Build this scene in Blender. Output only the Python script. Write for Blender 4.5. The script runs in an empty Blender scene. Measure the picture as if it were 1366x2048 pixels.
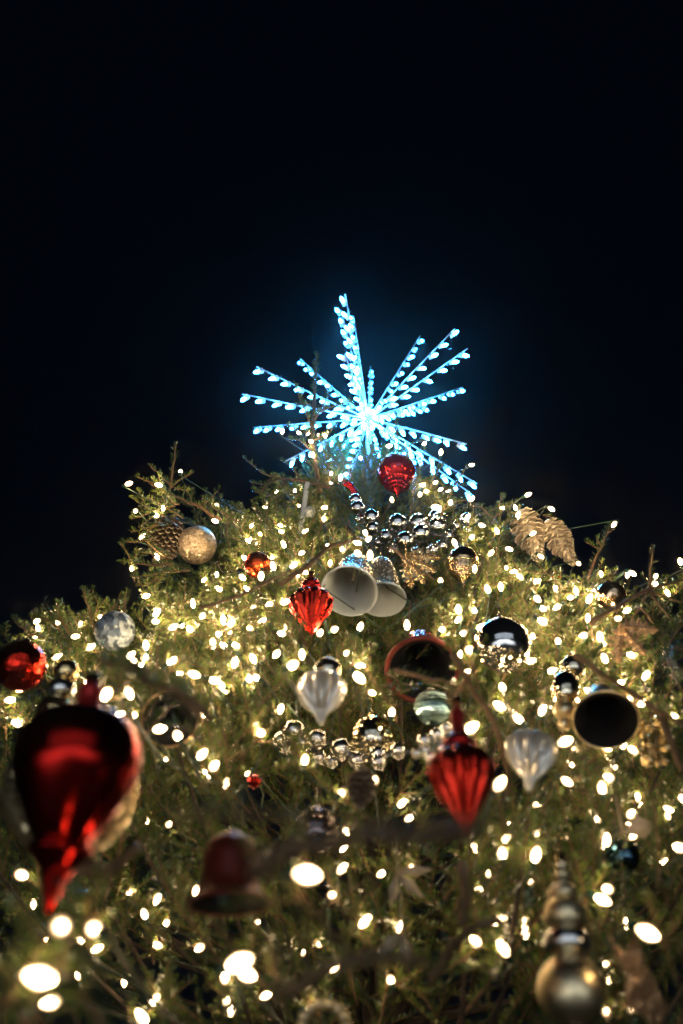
import bpy, math, random
from mathutils import Vector, Matrix, Quaternion

R = math.radians
sc = bpy.context.scene
col = sc.collection

# ------------------------------------------------------------------ camera
PITCH = 40.0
CAM = Vector((0.0, 0.0, 1.6))
FPX = 2048 * 35.0 / 36.0
cd = bpy.data.cameras.new('camera')
cam = bpy.data.objects.new('camera', cd)
col.objects.link(cam)
cam.location = CAM
cam.rotation_euler = (R(90 + PITCH), 0, 0)
cd.lens = 35.0
cd.sensor_width = 36.0
cd.sensor_fit = 'AUTO'
cd.clip_start = 0.02
cd.clip_end = 500.0
cd.dof.use_dof = True
cd.dof.focus_distance = 3.7
cd.dof.aperture_fstop = 2.2
sc.camera = cam

# ------------------------------------------------------------------ night sky
world = bpy.data.worlds.new('World')
sc.world = world
world.use_nodes = True
bgn = world.node_tree.nodes['Background']
bgn.inputs['Color'].default_value = (0.12, 0.30, 0.75, 1)
bgn.inputs['Strength'].default_value = 0.0036

sc.view_settings.view_transform = 'Standard'
sc.view_settings.look = 'None'
sc.view_settings.exposure = 0.0
sc.view_settings.gamma = 1.0
sc.view_settings.use_curve_mapping = False
sc.render.engine = 'CYCLES'
cy = sc.cycles
cy.use_denoising = True
try:
    cy.denoiser = 'OPENIMAGEDENOISE'
    cy.denoising_input_passes = 'RGB_ALBEDO_NORMAL'
except Exception:
    pass
cy.use_light_tree = True
cy.sample_clamp_indirect = 4.0
cy.sample_clamp_direct = 0.0
cy.max_bounces = 5
cy.diffuse_bounces = 1
cy.glossy_bounces = 4
cy.transmission_bounces = 4
cy.volume_bounces = 0
cy.transparent_max_bounces = 4
cy.caustics_reflective = False
cy.caustics_refractive = False

BULB_L = 300.0      # radiance of a warm bulb
STAR_L = 700.0     # radiance of a star bulb
BLOOM_DENSITY = 0.0027  # density of the volume added for lens bloom

# ------------------------------------------------------------------ pixels and space
FW = Vector((0, math.cos(R(PITCH)), math.sin(R(PITCH))))
UP = Vector((0, -math.sin(R(PITCH)), math.cos(R(PITCH))))
RT = Vector((1, 0, 0))

def ray(px, py):
    return FW + RT * ((px - 683) / FPX) - UP * ((py - 1024) / FPX)

def P(px, py, d):
    return CAM + ray(px, py) * d

def proj(p):
    v = p - CAM
    d = v.dot(FW)
    if d < 0.05:
        return (-9999, -9999, d)
    return (683 + FPX * v.dot(RT) / d, 1024 - FPX * v.dot(UP) / d, d)

APEX = P(735, 866, 5.0)
AX, AY, AZ = APEX

# outline of the tree: radius against metres below the tip, read off the slope that the photo shows
OUT = [(0.0, 0.0)]
for _y, _d in ((880, 4.75), (950, 4.2), (1000, 3.75), (1100, 3.05), (1200, 2.6), (1300, 2.4), (1400, 2.2), (1500, 2.05), (1600, 1.9), (1700, 1.78), (1800, 1.66), (1900, 1.56), (2047, 1.42)):
    _p = P(735, _y, _d)
    OUT.append((AZ - _p.z, AY - _p.y))

def rho(t, a=-math.pi / 2):
    if t <= 0:
        return 0.0
    for (t0, r0), (t1, r1) in zip(OUT, OUT[1:]):
        if t <= t1:
            r = r0 + (r1 - r0) * (t - t0) / (t1 - t0)
            break
    else:
        r = OUT[-1][1] + (t - OUT[-1][0]) * 0.7
    return r * (1 + 0.13 * math.cos(a) ** 2 * min(1, t / 1.5))

_sd = {}
def sd(px, py):
    """depth at which the sight line meets the envelope of the tree"""
    k = (int(px / 4), int(py / 4))
    if k in _sd:
        return _sd[k]
    r = ray(px, py)
    best, bd = 9e9, 4.0
    d = 0.7
    while d < 6.5:
        p = CAM + r * d
        e = math.hypot(p.x - AX, p.y - AY) - rho(AZ - p.z, math.atan2(p.y - AY, p.x - AX))
        if p.z > AZ:
            e += (p.z - AZ) * 2
        if e < best:
            best, bd = e, d
        if e <= 0:
            break
        d += 0.02
    _sd[k] = bd
    return bd

# ------------------------------------------------------------------ object helpers
def link(o):
    col.objects.link(o)
    return o

def tag(o, label=None, cat=None, group=None, kind=None):
    if label: o['label'] = label
    if cat: o['category'] = cat
    if group: o['group'] = group
    if kind: o['kind'] = kind
    return o

def thing(name, label, cat, loc, group=None):
    o = link(bpy.data.objects.new(name, None))
    o.empty_display_size = 0.05
    o.location = loc
    bpy.context.view_layer.update
    return tag(o, label, cat, group)

def mesh(name, v, f, mats, smooth=True, midx=None):
    m = bpy.data.meshes.new(name)
    m.from_pydata([tuple(x) for x in v], [], f)
    for mt in (mats if isinstance(mats, (list, tuple)) else [mats]):
        m.materials.append(mt)
    if midx:
        m.polygons.foreach_set('material_index', midx)
    if smooth:
        m.polygons.foreach_set('use_smooth', [True] * len(m.polygons))
    m.update()
    return m

def put(name, me, parent=None, mat=None):
    """link a mesh; mat is its world matrix, the parent being an unrotated empty or a part at the origin"""
    o = link(bpy.data.objects.new(name, me))
    if parent is not None:
        o.parent = parent
        pm = wmat(parent)
        o.matrix_parent_inverse = Matrix.Identity(4)
        o.matrix_basis = pm.inverted() @ (mat if mat is not None else pm)
    elif mat is not None:
        o.matrix_basis = mat
    return o

def wmat(o):
    m = Matrix.LocRotScale(o.location, o.rotation_euler, o.scale)
    return wmat(o.parent) @ m if o.parent else m

def frame(origin, zdir, xhint=(0.31, -0.9, 0.2)):
    z = Vector(zdir).normalized()
    x = Vector(xhint)
    x = (x - z * x.dot(z))
    if x.length < 1e-4:
        x = Vector((1, 0, 0)) - z * z.x
    x.normalize()
    y = z.cross(x)
    m = Matrix((x, y, z)).transposed().to_4x4()
    m.translation = origin
    return m

class MB:
    def __init__(s):
        s.v, s.f, s.m = [], [], []
    def tube(s, pts, r0, r1=None, n=5, mi=0, caps=True):
        r1 = r0 if r1 is None else r1
        N = len(pts)
        b = len(s.v)
        ref = Vector((0.13, 0.21, 0.97))
        for i, p in enumerate(pts):
            t = (pts[min(i + 1, N - 1)] - pts[max(i - 1, 0)])
            if t.length < 1e-9: t = Vector((0, 0, 1))
            t.normalize()
            x = ref.cross(t)
            if x.length < 1e-3: x = Vector((1, 0, 0)).cross(t)
            x.normalize()
            y = t.cross(x)
            r = r0 + (r1 - r0) * i / max(1, N - 1)
            for k in range(n):
                a = 2 * math.pi * k / n
                s.v.append(p + x * (r * math.cos(a)) + y * (r * math.sin(a)))
        for i in range(N - 1):
            for k in range(n):
                k2 = (k + 1) % n
                s.f.append((b + i * n + k, b + i * n + k2, b + (i + 1) * n + k2, b + (i + 1) * n + k)); s.m.append(mi)
        if caps:
            s.f.append(tuple(b + k for k in reversed(range(n)))); s.m.append(mi)
            s.f.append(tuple(b + (N - 1) * n + k for k in range(n))); s.m.append(mi)
    def lathe(s, prof, n=24, mod=None, mi=0, mtx=None, closed=False):
        """prof: (r, z) rows; mod(theta, row) scales the radius"""
        b = len(s.v)
        N = len(prof)
        for i, (r, z) in enumerate(prof):
            for k in range(n):
                a = 2 * math.pi * k / n
                q = r * (mod(a, i / (N - 1)) if mod else 1)
                p = Vector((q * math.cos(a), q * math.sin(a), z))
                s.v.append(mtx @ p if mtx else p)
        for i in range(N - 1):
            for k in range(n):
                k2 = (k + 1) % n
                s.f.append((b + i * n + k, b + (i + 1) * n + k, b + (i + 1) * n + k2, b + i * n + k2)); s.m.append(mi)
    def box(s, c, hx, hy, hz, mtx=None, mi=0):
        b = len(s.v)
        for x in (-1, 1):
            for y in (-1, 1):
                for z in (-1, 1):
                    p = Vector((c[0] + x * hx, c[1] + y * hy, c[2] + z * hz))
                    s.v.append(mtx @ p if mtx else p)
        for q in ((0, 1, 3, 2), (4, 6, 7, 5), (0, 4, 5, 1), (2, 3, 7, 6), (0, 2, 6, 4), (1, 5, 7, 3)):
            s.f.append(tuple(b + i for i in q)); s.m.append(mi)
    def mesh(s, name, mats, smooth=True):
        return mesh(name, s.v, s.f, mats, smooth, s.m)

# ------------------------------------------------------------------ materials
def newmat(name):
    m = bpy.data.materials.new(name)
    m.use_nodes = True
    nt = m.node_tree
    return m, nt, nt.nodes['Principled BSDF']

def node(nt, typ, **kw):
    n = nt.nodes.new(typ)
    for k, v in kw.items():
        setattr(n, k, v)
    return n

def noise_color(nt, b, c1, c2, scale, detail=4, coord='Object', rnd=0.0):
    tc = node(nt, 'ShaderNodeTexCoord')
    nz = node(nt, 'ShaderNodeTexNoise')
    nz.inputs['Scale'].default_value = scale
    nz.inputs['Detail'].default_value = detail
    nt.links.new(tc.outputs[coord], nz.inputs['Vector'])
    cr = node(nt, 'ShaderNodeValToRGB')
    cr.color_ramp.elements[0].position = 0.32
    cr.color_ramp.elements[1].position = 0.68
    cr.color_ramp.elements[0].color = (*c1, 1)
    cr.color_ramp.elements[1].color = (*c2, 1)
    nt.links.new(nz.outputs['Fac'], cr.inputs['Fac'])
    out = cr.outputs['Color']
    if rnd:
        oi = node(nt, 'ShaderNodeObjectInfo')
        hs = node(nt, 'ShaderNodeHueSaturation')
        mr = node(nt, 'ShaderNodeMapRange')
        mr.inputs['To Min'].default_value = 1 - rnd
        mr.inputs['To Max'].default_value = 1 + rnd
        nt.links.new(oi.outputs['Random'], mr.inputs['Value'])
        nt.links.new(mr.outputs['Result'], hs.inputs['Value'])
        nt.links.new(out, hs.inputs['Color'])
        out = hs.outputs['Color']
    nt.links.new(out, b.inputs['Base Color'])
    return nz

def bump(nt, b, scale, strength, dist=0.002, typ='noise', detail=3):
    tc = node(nt, 'ShaderNodeTexCoord')
    if typ == 'noise':
        t = node(nt, 'ShaderNodeTexNoise'); t.inputs['Detail'].default_value = detail
        o = 'Fac'
    else:
        t = node(nt, 'ShaderNodeTexVoronoi'); o = 'Distance'
    t.inputs['Scale'].default_value = scale
    nt.links.new(tc.outputs['Object'], t.inputs['Vector'])
    bp = node(nt, 'ShaderNodeBump')
    bp.inputs['Strength'].default_value = strength
    bp.inputs['Distance'].default_value = dist
    nt.links.new(t.outputs[o], bp.inputs['Height'])
    nt.links.new(bp.outputs['Normal'], b.inputs['Normal'])

def metal(name, c, rough, c2=None, bscale=0, bstr=0, btyp='noise', metallic=1.0, wear=14):
    m, nt, b = newmat(name)
    b.inputs['Metallic'].default_value = metallic
    noise_color(nt, b, c, c2 or tuple(x * 0.82 for x in c), wear, rnd=0.06)
    rz = node(nt, 'ShaderNodeTexNoise'); rz.inputs['Scale'].default_value = 30
    mr = node(nt, 'ShaderNodeMapRange')
    mr.inputs['To Min'].default_value = rough * 0.7
    mr.inputs['To Max'].default_value = rough * 1.5 + 0.01
    nt.links.new(rz.outputs['Fac'], mr.inputs['Value'])
    nt.links.new(mr.outputs['Result'], b.inputs['Roughness'])
    if bstr:
        bump(nt, b, bscale, bstr, typ=btyp)
    return m

def glitter(name, c1, c2, scale=260, amount=0.8, rough=0.28, metallic=0.85):
    m, nt, b = newmat(name)
    tc = node(nt, 'ShaderNodeTexCoord')
    vo = node(nt, 'ShaderNodeTexVoronoi'); vo.inputs['Scale'].default_value = scale
    nt.links.new(tc.outputs['Object'], vo.inputs['Vector'])
    sub = node(nt, 'ShaderNodeVectorMath', operation='SUBTRACT'); sub.inputs[1].default_value = (0.5, 0.5, 0.5)
    nt.links.new(vo.outputs['Color'], sub.inputs[0])
    scl = node(nt, 'ShaderNodeVectorMath', operation='SCALE'); scl.inputs['Scale'].default_value = amount
    nt.links.new(sub.outputs[0], scl.inputs[0])
    ge = node(nt, 'ShaderNodeNewGeometry')
    ad = node(nt, 'ShaderNodeVectorMath', operation='ADD')
    nt.links.new(ge.outputs['Normal'], ad.inputs[0]); nt.links.new(scl.outputs[0], ad.inputs[1])
    nm = node(nt, 'ShaderNodeVectorMath', operation='NORMALIZE')
    nt.links.new(ad.outputs[0], nm.inputs[0])
    nt.links.new(nm.outputs[0], b.inputs['Normal'])
    sp = node(nt, 'ShaderNodeSeparateColor'); nt.links.new(vo.outputs['Color'], sp.inputs['Color'])
    mx = node(nt, 'ShaderNodeMix', data_type='RGBA')
    mx.inputs['A'].default_value = (*c1, 1); mx.inputs['B'].default_value = (*c2, 1)
    nt.links.new(sp.outputs['Red'], mx.inputs['Factor'])
    nt.links.new(mx.outputs['Result'], b.inputs['Base Color'])
    b.inputs['Metallic'].default_value = metallic
    b.inputs['Roughness'].default_value = rough
    return m

def emit(name, c, s):
    m, nt, b = newmat(name)
    nt.nodes.remove(b)
    e = node(nt, 'ShaderNodeEmission')
    e.inputs['Color'].default_value = (*c, 1)
    e.inputs['Strength'].default_value = s
    nt.links.new(e.outputs[0], nt.nodes['Material Output'].inputs['Surface'])
    return m

def lamp_glass(name, core, limb, s, smin, power=6.0):
    """frosted lamp: bright where one looks through to the middle, dim and deeper in colour at the limb"""
    m, nt, b = newmat(name)
    nt.nodes.remove(b)
    lw = node(nt, 'ShaderNodeLayerWeight'); lw.inputs['Blend'].default_value = 0.5
    inv = node(nt, 'ShaderNodeMath', operation='SUBTRACT'); inv.inputs[0].default_value = 1.0
    nt.links.new(lw.outputs['Facing'], inv.inputs[1])
    pw = node(nt, 'ShaderNodeMath', operation='POWER'); pw.inputs[1].default_value = power
    nt.links.new(inv.outputs[0], pw.inputs[0])
    ma = node(nt, 'ShaderNodeMath', operation='MULTIPLY_ADD'); ma.inputs[1].default_value = s; ma.inputs[2].default_value = smin
    nt.links.new(pw.outputs[0], ma.inputs[0])
    mx = node(nt, 'ShaderNodeMix', data_type='RGBA')
    mx.inputs['A'].default_value = (*limb, 1); mx.inputs['B'].default_value = (*core, 1)
    nt.links.new(inv.outputs[0], mx.inputs['Factor'])
    e = node(nt, 'ShaderNodeEmission')
    nt.links.new(mx.outputs['Result'], e.inputs['Color']); nt.links.new(ma.outputs[0], e.inputs['Strength'])
    nt.links.new(e.outputs[0], nt.nodes['Material Output'].inputs['Surface'])
    return m

def translucent(name, c, rough=0.5, fac=0.35, bscale=0, bstr=0, btyp='noise'):
    m, nt, b = newmat(name)
    nz = noise_color(nt, b, c, tuple(x * 0.86 for x in c), 40)
    b.inputs['Roughness'].default_value = rough
    if bstr: bump(nt, b, bscale, bstr, typ=btyp)
    t = node(nt, 'ShaderNodeBsdfTranslucent'); t.inputs['Color'].default_value = (*c, 1)
    mx = node(nt, 'ShaderNodeMixShader'); mx.inputs['Fac'].default_value = fac
    nt.links.new(b.outputs[0], mx.inputs[1]); nt.links.new(t.outputs[0], mx.inputs[2])
    nt.links.new(mx.outputs[0], nt.nodes['Material Output'].inputs['Surface'])
    return m

def plain(name, c, c2, scale, rough, bscale=0, bstr=0, rnd=0.0, spec=0.5, coord='Object'):
    m, nt, b = newmat(name)
    noise_color(nt, b, c, c2, scale, rnd=rnd, coord=coord)
    b.inputs['Roughness'].default_value = rough
    b.inputs['Specular IOR Level'].default_value = spec
    if bstr: bump(nt, b, bscale, bstr)
    return m

M = {}
M['needle'] = plain('fir_needle', (0.026, 0.072, 0.013), (0.135, 0.170, 0.036), 14, 0.22, rnd=0.30)
M['twig'] = plain('fir_twig', (0.10, 0.055, 0.022), (0.19, 0.105, 0.045), 60, 0.8, 220, 0.5, rnd=0.2)
M['bark'] = plain('fir_bark', (0.030, 0.020, 0.013), (0.075, 0.048, 0.030), 30, 0.9, 120, 0.8)
M['cord'] = plain('green_cord', (0.010, 0.030, 0.014), (0.018, 0.045, 0.022), 40, 0.45)
M['socket'] = plain('green_socket', (0.012, 0.06, 0.030), (0.02, 0.08, 0.045), 60, 0.4)
M['bulb'] = lamp_glass('warm_bulb', (1.0, 0.73, 0.41), (1.0, 0.52, 0.19), BULB_L, 0.7)
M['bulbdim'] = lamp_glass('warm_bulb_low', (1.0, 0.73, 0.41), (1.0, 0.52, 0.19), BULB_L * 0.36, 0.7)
M['starbulb'] = lamp_glass('cool_bulb', (0.055, 0.43, 1.0), (0.01, 0.30, 1.0), STAR_L, 1.2)
M['starrod'] = plain('white_rod', (0.40, 0.42, 0.44), (0.5, 0.52, 0.54), 30, 0.4)
M['clip'] = plain('white_clip', (0.6, 0.62, 0.64), (0.75, 0.76, 0.78), 60, 0.4)
M['silver'] = metal('silver_mirror', (0.93, 0.89, 0.82), 0.03, wear=9)
M['champ'] = metal('champagne_mirror', (0.92, 0.80, 0.56), 0.035)
M['gold'] = metal('gold_satin', (1.0, 0.80, 0.46), 0.32)
M['goldm'] = metal('gold_mirror', (0.90, 0.66, 0.30), 0.05)
M['goldo'] = metal('gold_embossed', (0.78, 0.53, 0.30), 0.14, bscale=90, bstr=0.55, btyp='voro')
M['red'] = metal('red_mirror', (0.50, 0.014, 0.010), 0.09, (0.34, 0.008, 0.006))
M['red'].node_tree.nodes['Principled BSDF'].inputs['Metallic'].default_value = 0.88
M['redf'] = metal('red_flute', (0.80, 0.040, 0.018), 0.18, (0.62, 0.022, 0.010))
M['redb'] = metal('red_teardrop', (0.48, 0.014, 0.009), 0.16, (0.30, 0.008, 0.006), bscale=34, bstr=0.35)
M['redd'] = metal('dull_red', (0.15, 0.022, 0.012), 0.35, (0.10, 0.015, 0.008), metallic=0.5)
M['redc'] = metal('red_crackle', (0.70, 0.035, 0.014), 0.12, (0.5, 0.012, 0.008), bscale=75, bstr=0.8, btyp='voro')
M['reds'] = metal('red_satin', (0.45, 0.014, 0.010), 0.30, (0.34, 0.010, 0.008), metallic=0.6)
M['orange'] = metal('orange_foil', (0.80, 0.11, 0.025), 0.22, (0.6, 0.05, 0.012), bscale=50, bstr=0.4)
M['pearl'] = translucent('pearl_lustre', (0.98, 0.92, 0.78), 0.14, 0.28)
M['pearl'].node_tree.nodes['Principled BSDF'].inputs['Metallic'].default_value = 0.55
M['teal'] = metal('teal_mirror', (0.36, 0.62, 0.68), 0.06, (0.50, 0.70, 0.70))
M['navy'] = metal('navy_mirror', (0.05, 0.12, 0.18), 0.07)
M['smoke'] = metal('smoke_mirror', (0.20, 0.16, 0.15), 0.06)
M['ice'] = glitter('iced_blue', (0.05, 0.08, 0.11), (0.40, 0.47, 0.52), 90, 1.0, 0.4, 0.3)
M['gglit'] = glitter('gold_glitter', (0.62, 0.40, 0.16), (0.95, 0.74, 0.40), 230, 1.0, 0.25)
M['rglit'] = glitter('rose_gold_glitter', (0.62, 0.40, 0.22), (0.98, 0.76, 0.50), 190, 1.1, 0.36, 0.6)
M['bglit'] = glitter('copper_glitter', (0.55, 0.29, 0.12), (0.90, 0.56, 0.28), 200, 1.3, 0.4, 0.6)
M['wbell'] = translucent('white_bell', (0.84, 0.92, 0.90), 0.5, 0.55, 260, 0.12)
M['wbelld'] = translucent('white_bell_dimpled', (0.76, 0.72, 0.60), 0.35, 0.25)
M['bronze'] = metal('bronze_satin', (0.44, 0.28, 0.13), 0.28)
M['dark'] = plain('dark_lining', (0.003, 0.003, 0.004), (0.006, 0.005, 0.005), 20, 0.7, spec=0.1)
M['cap'] = metal('cap_gold', (0.78, 0.62, 0.34), 0.16)
M['capsilver'] = metal('cap_silver', (0.80, 0.80, 0.80), 0.15)
M['cream'] = plain('cream_scale', (0.60, 0.45, 0.27), (0.76, 0.62, 0.42), 30, 0.6, 160, 0.3, rnd=0.12)
M['brown'] = plain('brown_cone', (0.09, 0.050, 0.026), (0.17, 0.10, 0.055), 50, 0.55, rnd=0.1)
M['conetip'] = plain('frosted_tip', (0.34, 0.25, 0.15), (0.50, 0.40, 0.27), 60, 0.5)
M['acryl'] = translucent('milky_acrylic', (0.78, 0.78, 0.70), 0.25, 0.5)
M['pave'] = plain('plaza_stone', (0.26, 0.26, 0.26), (0.36, 0.355, 0.345), 3, 0.7, 40, 0.4)
M['wall'] = plain('limestone', (0.28, 0.27, 0.25), (0.36, 0.35, 0.32), 2, 0.85, 25, 0.3)
M['winlit'] = emit('lit_window', (0.66, 0.80, 1.0), 2.5)
M['lamp'] = emit('street_lamp_globe', (0.80, 0.88, 1.0), 14.0)
M['iron'] = metal('lamp_iron', (0.06, 0.06, 0.065), 0.45)

# ------------------------------------------------------------------ ground and square
v = [(-120, -120, 0), (120, -120, 0), (120, 160, 0), (-120, 160, 0)]
tag(put('ground', mesh('ground', v, [(0, 1, 2, 3)], M['pave'], False)), 'grey stone paving of the square under the tree', None, None, 'structure')

def building():
    # the lit front across the square, seen in the mirrored balls
    y0 = -26.0
    t = thing('civic_building', 'pale stone building with rows of lit windows behind the viewer across the square', 'building', (0, y0, 0))
    b = MB()
    b.box((0, -4, 6.5), 20, 4, 6.5, Matrix.Translation((0, y0, 0)))
    put('wall', b.mesh('wall', M['wall'], False), t, Matrix.Identity(4))
    b = MB()
    b.box((0, 0.15, 13.25), 20.6, 0.6, 0.25, Matrix.Translation((0, y0, 0)))
    b.box((0, 0.12, 7.0), 20.3, 0.25, 0.15, Matrix.Translation((0, y0, 0)))
    put('cornice', b.mesh('cornice', M['wall'], False), t, Matrix.Identity(4))
    w = MB(); w.box((0, 0, 0), 0.7, 0.05, 1.2)
    wm = w.mesh('window', M['winlit'], False)
    for fl in range(2):
        for i in range(13):
            put('window', wm, t, Matrix.Translation((-18 + i * 3.0, y0 + 0.04, 4.0 + fl * 5.6)))
    for (x, y, lab) in ((-4.5, -6.5, 'left near'), (4.5, -7.5, 'right near'), (-4.0, -14.0, 'left far'), (4.0, -15.0, 'right far')):
        l = thing('street_lamp', 'iron street lamp with a shaded lantern at the %s side of the lit paving' % lab, 'street lamp', (x, y, 0), 'street lamps across the square')
        T = Matrix.Translation((x, y, 0))
        b = MB()
        b.lathe([(0.0, 0), (0.22, 0), (0.2, 0.25), (0.08, 0.5), (0.06, 4.6), (0.10, 4.65), (0.0, 4.7)], 10, mtx=T)
        put('post', b.mesh('post', M['iron']), l, Matrix.Identity(4))
        sx = -0.7 if x > 0 else 0.7
        b = MB()
        b.tube([Vector((x, y, 4.6)), Vector((x + sx * 0.5, y, 4.85)), Vector((x + sx, y, 4.8))], 0.035, None, 8)
        put('arm', b.mesh('arm', M['iron']), l, Matrix.Identity(4))
        b = MB()
        b.lathe([(0.30, 4.50), (0.26, 4.62), (0.12, 4.76), (0.0, 4.80)], 20, mtx=Matrix.Translation((x + sx, y, 0)))
        put('lamp_shade', b.mesh('lamp_shade', M['iron']), l, Matrix.Identity(4))
        ld = bpy.data.lights.new('street_light', 'SPOT')
        ld.energy = 6500; ld.color = (0.78, 0.87, 1.0); ld.spot_size = R(104); ld.spot_blend = 0.5; ld.shadow_soft_size = 0.12
        lo = link(bpy.data.objects.new('street_light', ld)); lo.parent = l
        lo.location = (sx, 0, 4.5)
building()

# ------------------------------------------------------------------ ornament table: keeps foliage off their faces
# (px, py, radius px, depth or None)
KEEP = []
def keep(px, py, r, d):
    KEEP.append((px, py, r, d))

def blocked(p, pad=0.0):
    x, y, d = proj(p)
    for (ox, oy, r, od) in KEEP:
        if d < od + 0.02 and (x - ox) ** 2 + (y - oy) ** 2 < (r + pad) ** 2:
            return True
    return False

# ------------------------------------------------------------------ what hangs where (pixels of the photograph, metres of depth)
def D(px, py, off=0.07):
    return sd(px, py) - off

DEPTH = {}
def spot(key, px, py, r, d=None, off=0.07):
    d = d if d is not None else D(px, py, off)
    DEPTH[key] = d
    keep(px, py, r, d)

spot('topball', 793, 946, 42, 4.35)
keep(737, 822, 58, 4.97)
for _x, _y in ((885, 925), (920, 950), (948, 978), (880, 872), (910, 885), (575, 915), (580, 855), (540, 855)):
    keep(_x, _y, 20, 5.0)
spot('crescent', 705, 985, 34, 4.3)
spot('garland1', 820, 1068, 58, 3.75); keep(745, 1045, 26, 3.8); keep(893, 1052, 26, 3.75)
spot('glitball', 394, 1090, 42, 3.55)
spot('browncone', 330, 1085, 36, 3.62)
spot('creamcone', 1064, 1068, 44, 3.72); keep(1118, 1088, 44, 3.66)
spot('goldtop', 925, 1138, 36, 3.15)
spot('bellfront', 699, 1182, 58, 2.75); spot('bellrear', 768, 1198, 48, 2.98); keep(775, 1140, 38, 3.0); keep(700, 1110, 38, 2.8)
spot('goldleaf', 840, 1150, 30, 3.15)
spot('flute1', 622, 1208, 48, 2.55)
spot('orange', 518, 1130, 26, 3.0)
spot('icicle', 606, 1025, 16, 3.55); 
spot('redleft', 42, 1332, 56, 2.35)
spot('iceball', 230, 1260, 38, 2.75)
spot('stackleft', 128, 1370, 34, 1.75)
spot('bigred', 140, 1540, 140, 1.12); keep(120, 1700, 70, 1.05); keep(170, 1400, 40, 1.15)
spot('glitback', 142, 1580, 140, 1.42)
spot('darkbell', 340, 1435, 55, 1.95)
spot('bronze', 1212, 1438, 68, 1.95); keep(1200, 1378, 34, 2.0)
spot('redbell', 845, 1332, 66, 2.45)
spot('bigsilver', 1005, 1282, 56, 2.28)
spot('tealball', 864, 1415, 38, 2.3)
spot('pearl1', 642, 1395, 52, 1.86); keep(655, 1345, 30, 1.95)
spot('pearl2', 1062, 1522, 56, 1.62)
spot('flute2', 922, 1580, 72, 1.46); keep(918, 1470, 30, 1.48); keep(935, 1660, 30, 1.45)
spot('goldbig', 745, 1480, 48, 2.3)
spot('garland2', 700, 1502, 40, 2.16); keep(640, 1485, 28, 2.16); keep(770, 1510, 40, 2.16); keep(868, 1485, 34, 2.15)
spot('smallcone', 722, 1582, 32, 1.72)
spot('redblur', 460, 1745, 78, 1.22)
spot('stackright', 1132, 1830, 50, 1.28); keep(1147, 1985, 70, 1.16); keep(1120, 1740, 24, 1.32)
spot('copper', 1262, 1880, 34, 1.38); keep(1290, 1990, 44, 1.36)
spot('stackmid', 1130, 1410, 30, 2.02)
spot('glassball', 1145, 1335, 26, 2.2)
spot('oakleaf', 1262, 1272, 34, 2.42)
spot('goldtex', 1225, 1192, 30, 2.75)
spot('beads', 1310, 1480, 32, 1.9)
spot('wreath', 640, 2030, 46, 1.35)
spot('mirrordark', 632, 1660, 40, 1.75)
spot('navyball', 1244, 1712, 30, 1.75)

# ------------------------------------------------------------------ the fir
rng = random.Random(7)

def blade(mb, p, d, n, L, w, mi=1):
    """one needle: a narrow blade, bent upwards, two segments"""
    s = d.cross(n)
    if s.length < 1e-4: return
    s.normalize()
    u = s.cross(d).normalized()
    b = len(mb.v)
    m = p + d * (L * 0.5) + u * (L * 0.05)
    e = p + d * (L * 0.97) + u * (L * 0.22)
    h = w * 0.5
    mb.v += [p - s * h * 0.7, p + s * h * 0.7, m + s * h + u * h * 0.4, m - s * h + u * h * 0.4, e]
    mb.f += [(b, b + 1, b + 2, b + 3), (b + 3, b + 2, b + 4)]
    mb.m += [mi, mi]

def needles_along(mb, pts, g, per_m, Ln, wn, upv, start=0.0, tip=True, mi=1):
    segs = [(pts[i + 1] - pts[i]).length for i in range(len(pts) - 1)]
    tot = sum(segs)
    k = int(tot * per_m)
    for j in range(k):
        s = start + (1 - start) * (j + g.random()) / k
        q = s * tot
        i = 0
        while i < len(segs) - 1 and q > segs[i]:
            q -= segs[i]; i += 1
        t = (pts[i + 1] - pts[i])
        p = pts[i] + t * (q / max(1e-6, segs[i]))
        t = t.normalized()
        b = t.cross(upv)
        if b.length < 0.05: b = t.cross(Vector((1, 0.2, 0)))
        b.normalize()
        n = b.cross(t)
        side = 1 if g.random() < 0.5 else -1
        ph = R(g.uniform(-62, 88))
        tl = R(g.uniform(48, 78))
        d = t * math.cos(tl) + (b * (side * math.cos(ph)) + n * math.sin(ph)) * math.sin(tl)
        blade(mb, p, d.normalized(), (n + t * 0.5).normalized(), Ln * g.uniform(0.7, 1.1) * (0.75 if s > 0.94 else 1), wn, mi)
    if tip:
        t = (pts[-1] - pts[-2]).normalized()
        for j in range(7):
            a = j * 0.9 + g.random()
            x = t.orthogonal().normalized(); y = t.cross(x)
            d = (t * 1.1 + x * math.cos(a) * 0.7 + y * math.sin(a) * 0.7).normalized()
            blade(mb, pts[-1], d, upv, Ln * 0.55, wn, mi)

def bent(p0, d, L, lift, n, g, wob=0.03):
    pts = [p0.copy()]
    d = d.normalized()
    for i in range(n):
        d = (d + Vector((0, 0, lift / n)) + Vector((g.uniform(-wob, wob), g.uniform(-wob, wob), g.uniform(-wob, wob)))).normalized()
        pts.append(pts[-1] + d * (L / n))
    return pts

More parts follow.
